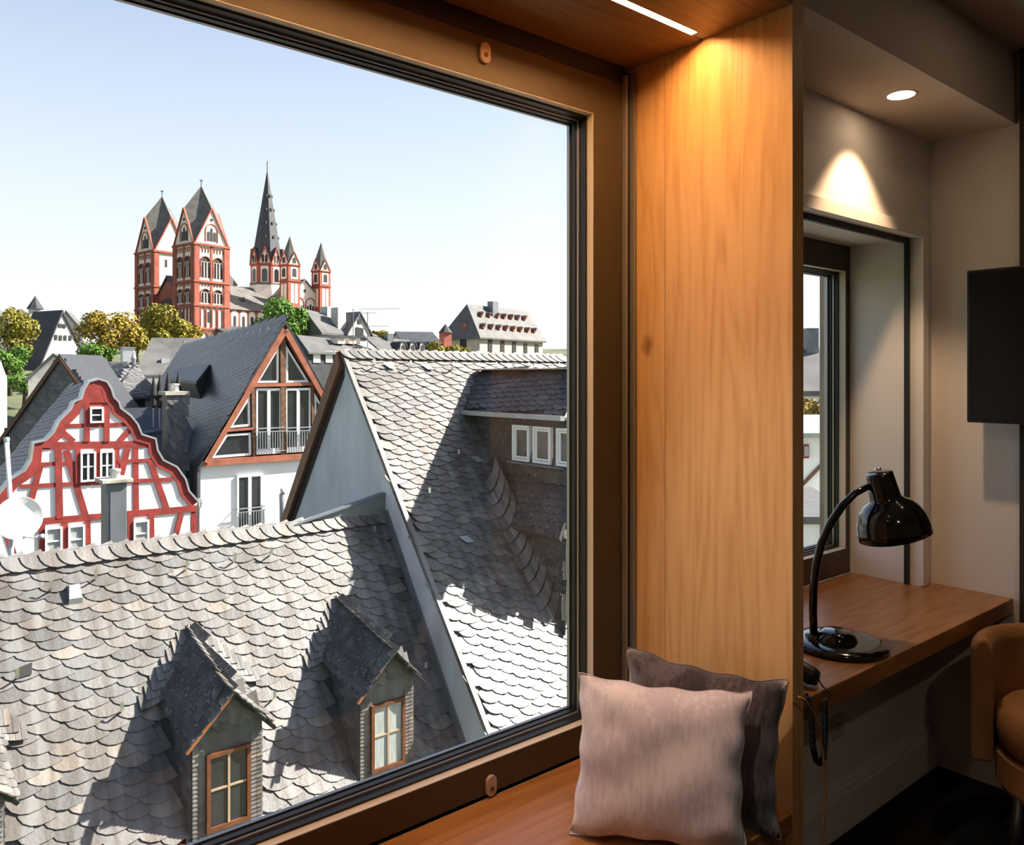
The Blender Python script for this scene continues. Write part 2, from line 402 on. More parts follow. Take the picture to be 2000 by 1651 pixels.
wl.box((-2.3, 1.3, 0), (-.42, 1.95, 2.58)).box((-.42, YW, 0), (1.87, 1.735, .50)).box((-.42, 1.735, -.2), (1.89, 1.95, .36)).box((-.42, YW + .02, 2.50), (1.87, 1.735, 2.58)).box((-.42, 1.735, 2.555), (1.89, 1.95, 2.58))
wl.box((1.79, YW + .02, .45), (1.87, 1.735, 2.58)).box((1.885, 1.735, .3), (1.95, 1.95, 2.58)).box((-.42, YW + .02, .45), (-.38, 1.95, 2.58))
wl.box((1.87, 1.41, 0), (3.45, 1.95, .69)).box((1.87, 1.41, 2.17), (3.45, 1.79, 2.58)).box((1.87, 1.41, .69), (2.05, 1.95, 2.17)).box((3.305, 1.41, .69), (3.45, 1.78, 2.17))
struct(wl.build('wall_window', M['wall']), 'warm white wall holding both windows', 'wall')
struct(box('wall_panel', (3.355, -.9, 0), (3.41, 1.075, 2.84), M['panel_dark']), 'dark wall panel behind the television', 'wall')
bb = MB().box((1.87, 1.385, 0), (3.40, 1.41, .135)).box((1.87, 1.393, .135), (3.40, 1.41, .155)).box((1.87, 1.40, .155), (3.40, 1.41, .17))
struct(bb.build('baseboard_window', M['wall'], bevel=.003), 'moulded skirting board under the desk', 'baseboard')

# ---- big picture window
w1 = thing('window_1', 'large fixed window in wide bronze frame above the window seat', 'window', (.7, YW, SEAT), kind='structure')
def wp(o, p=w1): return world_parent(o, p)
GX0, GX1, GZ0, GZ1 = -.22, 1.654, .584, 2.381
for lo, hi in (((-.38, YW, SEAT), (1.777, 1.665, GZ0)), ((-.38, YW, GZ1), (1.777, 1.665, 2.50)), ((GX1, YW, GZ0), (1.777, 1.665, GZ1)), ((-.38, YW, GZ0), (GX0, 1.665, GZ1))):
    wp(box('frame_bar', lo, hi, M['bronze']))
def ring(name, x0, x1, z0, z1, t, y0, y1, m):
    b = MB()
    b.box((x0, y0, z0), (x1, y1, z0 + t)).box((x0, y0, z1 - t), (x1, y1, z1)).box((x0, y0, z0 + t), (x0 + t, y1, z1 - t)).box((x1 - t, y0, z0 + t), (x1, y1, z1 - t))
    return b.build(name, m)
wp(ring('gasket', GX0 - .03, GX1 + .03, GZ0 - .03, GZ1 + .03, .038, 1.666, 1.690, M['gasket']))
wp(ring('glazing_bead', GX0 - .03, GX1 + .03, GZ0 - .03, GZ1 + .03, .043, 1.691, 1.699, M['alu']))
wp(ring('spacer', GX0 - .03, GX1 + .03, GZ0 - .03, GZ1 + .03, .047, 1.700, 1.716, M['gasket']))
wp(ring('outer_profile', GX0 - .03, GX1 + .03, GZ0 - .03, GZ1 + .03, .049, 1.724, 1.735, M['alu']))
wp(ring('bead', GX0 - .002, GX1 + .002, GZ0 - .002, GZ1 + .002, .004, YW + .0005, 1.6655, M['bevel']))
wp(box('pane', (GX0 - .02, 1.717, GZ0 - .02), (GX1 + .02, 1.723, GZ1 + .02), M['pane']))
wp(MB().box((1.778, 1.625, SEAT), (1.786, 1.665, 2.52)).build('side_track', M['alu']))
wp(MB().box((1.802, 1.612, SEAT), (1.807, 1.66, 2.53)).build('side_track', M['alu']))
wp(MB().box((1.786, 1.632, SEAT), (1.802, 1.668, 2.53)).build('track_slot', M['gasket']))
for px, py in ((945, 105), (957, 1533)):
    p = onY(px, py, YW)
    o = MB(); pr = []
    for k in range(24):
        a = k * 2 * math.pi / 24
        pr.append((math.cos(a) * .0165, math.sin(a) * .0165 + (.011 if math.sin(a) > 0 else -.011)))
    o.prism([(p.x + a, p.y, p.z + b) for a, b in pr], (0, -.010, 0))
    c = wp(o.build('lock_cap', M['cap'], bevel=.002))
    s = MB().lathe([(.006, 0), (.006, .002), (.0, .002)], 12, (p.x, p.y - .010, p.z - .006), (0, -1, 0)).build('screw', M['brown_frame'])
    world_parent(s, w1)

wp(box('shade_strip', (-.38, YW - .002, 2.497), (1.79, YW + .02, 2.549), M['gasket']))  # black strip over the frame: shade under the canopy put in as colour
# ---- window seat niche in oak
ns = thing('window_seat', 'oak clad window seat niche with lit canopy', 'window seat', (.7, 1.36, 0))
def np_(o): return world_parent(o, ns)
XB = onX(1299, 700, XP).y                              # joint between the two boards of the side panel
np_(box('side_board', (XP, XB + .001, 0), (XP + .052, YW + .02, TOP + .02), M['oak_v']))
np_(box('side_board', (XP, YF, 0), (XP + .052, XB, TOP + .02), M['oak_v'], bevel=.0015))
np_(box('side_board', (-.42, 1.0, 0), (-.38, YW, TOP + .02), M['oak_v']))
np_(box('seat_board', (-.38, 1.09, SEAT - .045), (XP, YW, SEAT), M['oak_x'], bevel=.003))
np_(box('seat_front', (-.38, 1.11, 0), (XP, 1.14, SEAT - .045), M['oak_x']))
GY = 1.357
np_(box('canopy_board', (-.38, YF, TOP), (XP, GY - .011, TOP + .02), M['oak_dark']))
np_(box('canopy_board', (-.38, GY + .011, TOP), (XP, YW, TOP + .02), M['oak_dark']))
np_(box('end_cap', (XP - .05, GY - .0109, TOP + .002), (XP - .001, GY + .0109, TOP + .0195), M['alu']))
np_(box('led_strip', (-.36, GY - .0109, TOP + .007), (XP - .05, GY + .0109, TOP + .0195), M['led']))

# ---- small window beside the desk
w2 = thing('window_2', 'narrow window in deep reveal beside the desk', 'window', (2.7, 1.71, .75), kind='structure')
F2 = 1.71
for lo, hi in (((2.05, F2, .75), (3.345, F2 + .03, .857)), ((2.05, F2, 2.06), (3.345, F2 + .03, 2.175)), ((3.268, F2, .857), (3.345, F2 + .03, 2.06)), ((2.05, F2, .857), (2.13, F2 + .03, 2.06))):
    wp(box('frame_bar', lo, hi, M['bronze']), w2)
wp(ring('gasket', 2.10, 3.298, .827, 2.09, .038, F2 + .031, F2 + .047, M['gasket']), w2)
wp(ring('glazing_bead', 2.10, 3.298, .827, 2.09, .043, F2 + .048, F2 + .056, M['alu']), w2)
wp(ring('spacer', 2.10, 3.298, .827, 2.09, .048, F2 + .057, F2 + .066, M['gasket']), w2)
wp(ring('outer_profile', 2.10, 3.298, .827, 2.09, .050, F2 + .073, F2 + .09, M['alu']), w2)
wp(ring('bead', 2.128, 3.27, .855, 2.062, .004, F2 + .0005, F2 + .0305, M['bevel']), w2)
wp(box('pane', (2.11, F2 + .067, .837), (3.288, F2 + .072, 2.08), M['pane']), w2)
wp(MB().box((3.283, 1.455, .752), (3.306, 1.470, 2.171)).box((2.05, 1.455, 2.148), (3.283, 1.470, 2.171)).build('blind_track', M['gasket']), w2)
wp(MB().box((3.296, 1.398, .752), (3.345, 1.4105, 2.215)).box((2.05, 1.398, 2.166), (3.296, 1.4105, 2.215)).build('casing', M['wall'], bevel=.002), w2)
wp(MB().box((3.37, 1.782, -.5), (3.62, 1.888, 2.3)).build('stone_jamb', pm('sandstone', (.42, .33, .24), .9, .2, 5, bump=.6, bscale=10)), w2)

# ---- desk
DK = thing('desk', 'oak desk running into the reveal of the narrow window', 'desk', (2.65, 1.26, .69))
dp = [(1.868, 1.11), (3.398, 1.11), (3.398, 1.409), (3.303, 1.409), (3.303, 1.709), (2.052, 1.709), (2.052, 1.409), (1.868, 1.409)]
wp(MB().prism([(x, y, .692) for x, y in dp], (0, 0, .058)).build('desktop', M['oak_x'], bevel=.003), DK)
wp(box('bracket', (2.5, 1.16, .655), (2.54, 1.41, .692), M['black_matt']), DK)
wp(box('bracket', (3.2, 1.16, .655), (3.24, 1.41, .692), M['black_matt']), DK)

# ---- desk lamp: curved arm in the plane facing the room, bell shade
lc = onZ(1640, 1264, .75)
lamp = thing('desk_lamp', 'glossy black desk lamp with bell shade and curved arm', 'lamp', (lc.x, lc.y, .75))
LF = proj(lc)[2]
def lp(px, py): return at(px, py, LF)
base = MB().lathe([(0, 0), (.132, 0), (.142, .004), (.144, .014), (.138, .021), (.115, .026), (.075, .029), (0, .030)], 40, (lc.x, lc.y, .75))
wp(base.build('base', M['black_gloss'], smooth=True), lamp)
hp = onZ(1622, 1251, .778)
wp(MB().lathe([(.062, -.004), (.060, .010), (.052, .024), (.036, .032), (0, .034)], 28, (hp.x + .02, hp.y - .01, .777)).build('switch_hump', M['black_gloss'], smooth=True), lamp)
pv = lp(1590, 1248)
wp(MB().tube([lp(1577, 1250), lp(1604, 1250)], .021, 14).build('pivot_knob', M['black_gloss'], smooth=True), lamp)
ap = [(1590, 1250), (1588, 1200), (1589, 1150), (1594, 1105), (1604, 1062), (1622, 1022), (1645, 988), (1670, 964), (1697, 950)]
wp(MB().tube([lp(*q) for q in ap], [.0125] * 7 + [.011, .010], 12).build('arm', M['black_gloss'], smooth=True), lamp)
st, sb = lp(1716, 922), lp(1749, 1046)
ax = (sb - st).normalized(); Ls = (sb - st).length
prof = [(0, 0), (.034, .001), (.040, .004), (.041, .010), (.046, Ls * .40), (.052, Ls * .44), (.072, Ls * .50), (.090, Ls * .60), (.102, Ls * .73), (.108, Ls * .88), (.110, Ls), (.107, Ls), (.104, Ls * .88), (.098, Ls * .73), (.085, Ls * .60), (.065, Ls * .50), (.0, Ls * .46)]
wp(MB().lathe(prof, 40, st, ax).build('shade', M['black_gloss'], smooth=True), lamp)
wp(MB().tube([lp(1697, 950), lp(1714, 948)], .012, 12).build('shade_joint', M['black_gloss'], smooth=True), lamp)
wp(MB().lathe([(.010, 0), (.010, .006), (.006, .009), (0, .009)], 14, st - ax * .006, -ax).build('switch_button', M['chrome'], smooth=True), lamp)

# ---- telephone at the desk edge
ph = onZ(1560, 1330, .75)
tel = thing('telephone', 'black telephone with coiled cord at the desk edge by the oak panel', 'telephone', (ph.x, ph.y, .75))
wp(MB().box((1.90, 1.16, .752), (2.02, 1.32, .785)).build('base', M['black_matt'], bevel=.012), tel)
a_, b_ = onZ(1530, 1300, .79), onZ(1598, 1326, .775)
hs = MB().tube([a_, a_.lerp(b_, .2), a_.lerp(b_, .5) + V((0, 0, .014)), a_.lerp(b_, .8), b_], [.020, .028, .019, .027, .019], 14)
wp(hs.build('handset', M['black_matt'], smooth=True), tel)
YC = 1.085
def coil(pts, r, turns, wire):
    L_ = [0]
    for i in range(1, len(pts)): L_.append(L_[-1] + (pts[i] - pts[i-1]).length)
    out = []; n = turns * 10
    for k in range(n + 1):
        s = L_[-1] * k / n; i = max(j for j in range(len(pts)) if L_[j] <= s + 1e-9); i = min(i, len(pts) - 2)
        t = (s - L_[i]) / max(1e-6, L_[i+1] - L_[i]); p = pts[i].lerp(pts[i+1], t)
        d = (pts[i+1] - pts[i]).normalized(); u = d.cross(V((0, 1, 0))).normalized(); v_ = V((0, 1, 0)); a = k * 2 * math.pi / 10
        out.append(p + (u * math.cos(a) + v_ * math.sin(a)) * r)
    return MB().tube(out, wire, 5)
cp = [(1575, 1358), (1583, 1380), (1586, 1420), (1588, 1460), (1594, 1486), (1602, 1492), (1609, 1480), (1612, 1440), (1612, 1400), (1611, 1366)]
wp(coil([onY(x, y, YC) for x, y in cp], .0058, 62, .0026).build('coiled_cord', M['black_matt'], smooth=True), tel)
wp(MB().tube([b_, onY(1606, 1340, YC + .03), onY(1618, 1352, YC), onY(1622, 1358, YC), onY(1611, 1366, YC)], .0022, 6).build('handset_wire', M['black_matt'], smooth=True), tel)
tc_ = [(1560, 1362), (1572, 1368), (1586, 1388), (1598, 1420), (1606, 1460), (1611, 1510), (1612, 1560), (1608, 1610), (1605, 1660), (1604, 1740)]
cb_ = MB().tube([onY(x, y, 1.06) for x, y in tc_] + [V((2.02, 1.06, .004)), V((2.0, 1.2, .004))], .0035, 8).build('power_cable', M['tan_cable'], smooth=True)
tag(cb_, 'tan cable hanging over the desk front to the floor', 'cable')

# ---- television on a short arm
tv = thing('television', 'switched off black flat television on the wall by the desk', 'television', (3.27, .72, 1.71))
t0, t1 = onX(1888, 529, 3.25), onX(1888, 825, 3.25)
wp(box('housing', (3.25, .18, t1.z), (3.285, t0.y, t0.z), M['black_matt'], bevel=.004), tv)
wp(box('screen', (3.247, .19, t1.z + .014), (3.2505, t0.y - .01, t0.z - .010), M['screen']), tv)
wp(box('mount', (3.285, .55, 1.62), (3.356, .85, 1.82), M['black_matt']), tv)

# ---- downlight
dl = onZ(1760, 186, 2.571)
dn = thing('downlight', 'round recessed downlight above the desk', 'downlight', (dl.x, dl.y, 2.571))
wp(MB().lathe([(.044, -.0005), (.052, -.003), (.054, .0)], 32, (dl.x, dl.y, 2.571)).build('trim_ring', M['ceil'], smooth=True), dn)
wp(MB().lathe([(.043, -.001), (0, -.001)], 32, (dl.x, dl.y, 2.571)).build('lens', M['bulb']), dn)
def beam_light(loc, energy, size, blend, aim, c=(1.0, .66, .38), soft=.03):
    sp = bpy.data.lights.new('downlight_beam', 'SPOT'); sp.energy = energy; sp.color = c; sp.spot_size = math.radians(size); sp.spot_blend = blend; sp.shadow_soft_size = soft
    o = bpy.data.objects.new('downlight_beam', sp); col.objects.link(o); o.location = loc; o.rotation_euler = (V(loc) - V(aim)).to_track_quat('Z', 'Y').to_euler()
beam_light((dl.x - .02, dl.y, 2.555), 26, 84, .45, (dl.x, dl.y + .12, 1.7))
for lx, ly, en, sz, aim, c_, lb in ((.3, -.8, 15, 62, (2.5, 1.3, .45), (1, .80, .60), 'the middle of the room'), (2.72, .62, 12, 40, (2.95, .70, .5), (1, .72, .45), 'the armchair'), (.80, 1.0, 44, 46, (1.60, 1.22, .75), (1, .95, .92), 'the lilac cushion'), (-.45, .90, 30, 60, (-.3, 1.3, .5), (1, .86, .72), 'the far end of the window seat')):  # four unseen downlights, added to brighten oak panel, cushions and chair
    d2 = thing('downlight', 'unseen ceiling downlight, added as fill light, over ' + lb, 'downlight', (lx, ly, 2.84))
    wp(MB().lathe([(.044, -.0005), (.052, -.003), (.054, .0)], 32, (lx, ly, 2.84)).build('trim_ring', M['ceil'], smooth=True), d2)
    wp(MB().lathe([(.043, -.001), (0, -.001)], 32, (lx, ly, 2.84)).build('lens', M['bulb']), d2)
    beam_light((lx, ly, 2.825), en, sz, .8, aim, c_)

# ---- wall socket under the desk
sk = onY(1634, 1418, 1.41)
sc = thing('wall_socket', 'small socket plate on the wall under the desk', 'socket', (sk.x, 1.41, sk.z))
wp(box('plate', (sk.x - .04, 1.402, sk.z - .04), (sk.x + .04, 1.410, sk.z + .04), M['socket'], bevel=.003), sc)
for dz in (-.010, .010):
    wp(MB().lathe([(.0035, 0), (.0035, .001), (0, .001)], 10, (sk.x, 1.4018, sk.z + dz), (0, -1, 0)).build('pin_hole', M['black_matt']), sc)

# ---- armchair
def rbox(lo, hi, m, name, par, r): return wp(box(name, lo, hi, m, bevel=r), par)
ach = thing('armchair', 'tan suede tub armchair drawn up at the desk', 'armchair', (2.99, .79, 0), rz=math.radians(-75))
def tub(r0, r1, z0, z1, a0, a1, n=28):
    b = MB(); vs = []; fs = []
    for i in range(n + 1):
        a = math.radians(a0 + (a1 - a0) * i / n)
        prof_ = [(r0, z0), (r0, z1 - .03), (r0 + .02, z1), (r1 - .02, z1), (r1, z1 - .03), (r1, z0)]
        vs += [(r * math.cos(a), r * math.sin(a), z) for r, z in prof_]
    for i in range(n):
        for k in range(6):
            fs.append((i*6+k, i*6+(k+1) % 6, (i+1)*6+(k+1) % 6, (i+1)*6+k))
    fs += [tuple(range(6)), tuple(range(n*6, n*6+6))[::-1]]
    return b.add(vs, fs)
tub(.235, .30, .32, .73, -15, 195).build('back_shell', M['suede'], ach, smooth=False, bevel=.012)
s_ = MB().lathe([(0, .38), (.20, .38), (.222, .395), (.230, .45), (.224, .50), (.20, .525), (0, .53)], 36).build('seat_cushion', M['suede'], ach, smooth=True)
MB().lathe([(0, .26), (.22, .26), (.23, .28), (.23, .37), (0, .375)], 30).build('seat_base', M['suede'], ach, smooth=False)
for sx, sy in ((-1, -1), (1, -1), (-1, 1), (1, 1)):
    MB().tube([(sx*.18, sy*.18, 0), (sx*.15, sy*.15, .27)], [.014, .02], 10).build('leg', M['black_matt'], ach, smooth=True)

# ---- cushions
def cushion(name, label, tl, tr, bl, thick, m, seed, fold=1.0):
    tl, tr, bl = V(tl), V(tr), V(bl)
    ux = (tr - tl); w_ = ux.length; ux.normalize(); uz = (tl - bl); h_ = uz.length; uz = (uz - ux * uz.dot(ux)).normalized(); uy = uz.cross(ux)
    c = tl.lerp(tr, .5) - uz * h_ / 2
    rnd = random.Random(seed); ph_ = [rnd.uniform(0, 6.28) for _ in range(8)]
    N = 36; vs = []; fs = []; idx = {}
    for side in (1, -1):
        for i in range(N + 1):
            for j in range(N + 1):
                edge = i in (0, N) or j in (0, N)
                if side == -1 and edge: idx[side, i, j] = idx[1, i, j]; continue
                u, v = 2 * i / N - 1, 2 * j / N - 1
                x = u * w_ / 2 * (1 - .085 * (1 - v * v) * abs(u) ** 3); z = v * h_ / 2 * (1 - .085 * (1 - u * u) * abs(v) ** 3)
                prof_ = max(0, (1 - u ** 4)) ** .55 * max(0, (1 - v ** 4)) ** .55
                y = side * thick / 2 * prof_
                wr = .5 * math.sin(9 * u + 4 * v + ph_[0]) + .5 * math.sin(7 * v - 5 * u + ph_[1]) + .4 * math.sin(15 * u * v + ph_[2])
                near = abs(u * v) ** 1.5
                y += side * .004 * wr * prof_ + .012 * fold * near * math.sin(7 * (u + v) + ph_[3] + side)
                x += .003 * math.sin(11 * v + ph_[4]) * abs(u); z += .003 * math.sin(12 * u + ph_[5]) * abs(v)
                idx[side, i, j] = len(vs); vs.append((x, y, z))
    for side in (1, -1):
        for i in range(N):
            for j in range(N):
                fs.append((idx[side, i, j], idx[side, i+1, j], idx[side, i+1, j+1], idx[side, i, j+1]))
    b = MB(); b.add(vs, fs); root = thing(name, label, 'cushion', c)
    cover = b.build('cover', m, root, smooth=True)
    pip = [vs[idx[1, i, 0]] for i in range(N)] + [vs[idx[1, N, j]] for j in range(N)] + [vs[idx[1, N - i, N]] for i in range(N)] + [vs[idx[1, 0, N - j]] for j in range(N)]
    pip.append(pip[0])
    MB().tube(pip, .0014, 6, cap=False).build('seam', m, root, smooth=True)
    root.matrix_world = Matrix.Translation(c) @ Matrix((ux, uy, uz)).transposed().to_4x4()
    return root
cushion('cushion', 'lilac velvet cushion propped upright in front of the taupe one', (1.362, 1.405, .865), (1.640, 1.095, .845), (1.325, 1.365, .492), .13, M['velvet_pink'], 3)
cushion('cushion', 'dark taupe velvet cushion leaning on the oak panel', (1.605, 1.46, .862), (1.745, 1.06, .848), (1.565, 1.44, .492), .10, M['velvet_dark'], 9, 1.5)
p3 = at(370, 1636, 1.25)
cushion('cushion', 'mauve velvet cushion with one corner raised against the picture window', (p3.x - .36, p3.y - .17, p3.z - .02), (p3.x, p3.y, p3.z), (p3.x - .40, p3.y - .24, SEAT), .10, M['velvet_mauve'], 5)

# ================================================================== OUTSIDE: ground
def terr(x, y):
    d = math.hypot(x, y)
    pts = [(0, -14), (45, -13), (62, -9.5), (100, -1.5), (150, 3.5), (200, 9), (260, 10), (700, 0), (3000, -40)]
    for (a, za), (b, zb) in zip(pts, pts[1:]):
        if d <= b:
            t = (d - a) / (b - a); t = t * t * (3 - 2 * t); return za + (zb - za) * t
    return -40
gv, gf = [], []
rads = [4, 12, 25, 40, 52, 62, 72, 82, 92, 105, 120, 140, 165, 190, 220, 260, 330, 450, 700, 1300]
NA = 48
for r in rads:
    for k in range(NA):
        a = k * 2 * math.pi / NA
        gv.append((r * math.cos(a), r * math.sin(a), terr(r * math.cos(a), r * math.sin(a)) if r > 4 else -14))
for i in range(len(rads) - 1):
    for k in range(NA): gf.append((i*NA+k, i*NA+(k+1) % NA, (i+1)*NA+(k+1) % NA, (i+1)*NA+k))
tag(MB().add(gv, gf).build('ground', M['earth'], smooth=True), 'town ground rising to the cathedral hill', 'ground', kind='structure')

# ================================================================== slate courses
def slate_poly(a, b):
    p = [(0.05 * a, 1.75 * b), (0, 1.18 * b)]
    for k in range(1, 5):
        t = k * math.pi / 8; p.append((.98 * a * (1 - math.cos(t)), 1.18 * b * (1 - math.sin(t))))
    p += [(1.28 * a, 0), (1.28 * a, 1.75 * b)]
    return p
def slate_verts(a, b, lift=.040, lean=.020, th=.018):
    P = slate_poly(a, b); top = [(u, v, lift * (1 - v / (1.7 * b)) + lean * (1 - u / (1.28 * a)) + .004) for u, v in P]
    n = len(P); bot = [(u, v, h - th) for u, v, h in top]
    return top + bot, [tuple(range(n))] + [((i+1) % n, i, n + i, n + (i+1) % n) for i in range(n)]
def inside(pt, poly):
    x, y = pt; c = False; j = len(poly) - 1
    for i in range(len(poly)):
        xi, yi = poly[i]; xj, yj = poly[j]
        if (yi > y) != (yj > y) and x < (xj - xi) * (y - yi) / (yj - yi) + xi: c = not c
        j = i
    return c
def slate_field(parent, O, U, Vv, poly, a, b, phi, mat, nsingle=0, hidden=None, name='slate', jit=1.0, mirror=False, lift=.040):
    """lays overlapping slates on the plane O + u*U + v*Vv inside poly (u,v)"""
    U = V(U).normalized(); Vv = V(Vv).normalized()
    N = U.cross(Vv).normalized()
    cs, sn = math.cos(phi), math.sin(phi)
    rnd = random.Random(len(bpy.data.objects)); spots = []
    us = [p[0] for p in poly]; vs_ = [p[1] for p in poly]
    R = math.hypot(max(us) - min(us), max(vs_) - min(vs_)) + 1
    cu, cv = (max(us) + min(us)) / 2, (max(vs_) + min(vs_)) / 2
    ni, nj = int(R / a) + 2, int(R / b) + 2
    for j in range(-nj, nj + 1):
        sh = rnd.uniform(0, a)
        for i in range(-ni, ni + 1):
            p, q = i * a + sh, j * b
            u, v = cu + p * cs - q * sn, cv + p * sn + q * cs
            if not inside((u + .5 * a, v + .3 * b), poly): continue
            W = O + U * u + Vv * v
            if hidden and hidden(W + U * .5 * a + Vv * .3 * b): continue
            spots.append((W, rnd.uniform(-.02, .02) * jit, rnd.uniform(0, .006) * jit, rnd.uniform(.93, 1.1)))
    base_v, base_f = slate_verts(a, b, lift)
    if mirror: base_v = [(-x + a, y, z) for x, y, z in base_v]
    X1 = U * cs + Vv * sn; Y1 = -U * sn + Vv * cs
    order = []
    for k, (W, r, h, s) in enumerate(spots):
        px, py, f = proj(W + N * 0)
        if f > 0 and -40 < px < 1135 and 560 < py < 1660: order.append((f, k))
    order.sort(); single = set(k for f, k in order[:nsingle])
    me = None
    joined = MB()
    for k, (W, r, h, s) in enumerate(spots):
        c2, s2 = math.cos(r), math.sin(r)
        A = X1 * c2 + Y1 * s2; B = -X1 * s2 + Y1 * c2
        mw = Matrix.Translation(W + N * h) @ Matrix((A * s, B, N)).transposed().to_4x4()
        if k in single:
            if me is None:
                me = MB().add(base_v, base_f).mesh(name, mat)
            o = bpy.data.objects.new(name, me); col.objects.link(o); o.parent = parent
            o.matrix_basis = parent.matrix_basis.inverted() @ mw
        else:
            joined.add([mw @ V(p) for p in base_v], base_f)
    if joined.v:
        o = joined.build(name + '_courses', mat); world_parent(o, parent); o['kind'] = 'stuff'
    return len(spots)
def sweep_row(mb, P0, P1, P2, down, n, h, lift=.03):
    """one course of narrow slates swept along a curve from P0 over P1 to P2"""
    pts = []
    for i in range(n + 1):
        t = i / n; pts.append(P0 * (1 - t) ** 2 + P1 * 2 * t * (1 - t) + P2 * t * t)
    for i in range(n):
        a, b = pts[i], pts[i+1]; g = (b - a) * .04
        a, b = a + g, b - g
        nn = (b - a).cross(-down).normalized()
        if nn.z < 0: nn = -nn
        lo = down * h + nn * (lift + .012 * (n - i) / n)
        e = nn * -.025
        mb.add([a, b, b + lo, a + lo, a + lo + e, b + lo + e, a + e, b + e], [(0, 1, 2, 3), (3, 2, 5, 4), (0, 3, 4, 6), (1, 7, 5, 2)])
def snow_hook(parent, W, U, Vv, N, sc=1.0):
    b = MB()
    p = W + N * .02
    b.bar(p + Vv * .14 * sc, p - Vv * .05 * sc, .035 * sc, .006, N)
    b.bar(p - Vv * .05 * sc, p - Vv * .05 * sc + N * .13 * sc, .035 * sc, .008, Vv)
    b.bar(p - Vv * .05 * sc + N * .13 * sc, p + Vv * .01 * sc + N * .17 * sc, .035 * sc, .008, N)
    return world_parent(b.build('snow_hook', M['chrome']), parent)

# ================================================================== LOW SLATE HOUSE across the lane
XG = 8.09
RY, RZ, RT = 14.0, EYE - 2.8, 1.384
lowh = thing('slate_house', 'low house with pale scalloped slate roof and small gabled dormers', 'house', (4, 13, -14))
def lw(o): return world_parent(o, lowh)
def lowz(y): return RZ - RT * (RY - y)
EY = 8.9
lw(MB().prism([(-3.5, EY + .15, -14), (-3.5, 19.0, -14), (-3.5, 19.0, lowz(EY) + .2), (-3.5, RY, RZ - .15), (-3.5, EY + .15, lowz(EY + .15) - .15)], (XG + 3.45, 0, 0)).build('wall', M['plaster_white']))
Vs = V((0, math.cos(math.atan(RT)), math.sin(math.atan(RT)))); Us = V((1, 0, 0)); Ns = Us.cross(Vs)
slab = MB().prism([V((-3.5, EY, lowz(EY))), V((-3.5, RY, RZ)), V((-3.5, 19.2, lowz(EY) + .15)), V((-3.5, 19.2, lowz(EY) - .0)), V((-3.5, RY, RZ - .16)), V((-3.5, EY, lowz(EY) - .16))], (XG + 3.5, 0, 0))
lw(slab.build('roof_deck', M['slate_grey']))
dorm = [(3.97, 'plain'), (6.58, 'curtain'), (.75, 'plain')]
YD, ZA = 11.10, EYE - 4.45                      # dormer gable plane (with overhang) and apex height
HW, RISE = .63, .66
def low_hidden(W):
    for xc, _ in dorm:
        if 11.25 < W.y < 12.9 and abs(W.x - xc) < .62 * min(1, (13.0 - W.y) / .55): return True
    return False
LS = (RY - EY) / Vs.y
slate_field(lowh, V((0, RY, RZ)), Us, Vs, [(-3.4, -LS), (XG - .05, -LS), (XG - .05, -.20), (-3.4, -.20)], .31, .205, math.radians(17), M['slate'], 300, low_hidden)
# ridge course: tall slates standing side by side along the ridge, with a metal edge
rb, rf = slate_verts(.26, .2, .05, .045, .02)
rme = MB().add(rb, rf)
rj = MB()
for i in range(46):
    W = V((-3.4 + i * .25, RY, RZ)) - Vs * .30 + Ns * .022
    A = (Us * .94 + Vs * .34).normalized(); B = Ns.cross(A)
    mw = Matrix.Translation(W) @ Matrix((A, B * 1.0, Ns)).transposed().to_4x4()
    if W.x < XG - .1: rj.add([mw @ V(p) for p in rb], rf)
o = lw(rj.build('ridge_courses', M['slate'])); o['kind'] = 'stuff'
lw(MB().bar((-3.5, RY + .02, RZ + .07), (6.9, RY + .02, RZ + .07), .05, .035).build('ridge_strip', M['zinc']))
lw(MB().bar((-3.5, RY + .06, RZ + .035), (XG, RY + .06, RZ + .035), .06, .06).build('ridge_board', M['black_void']))

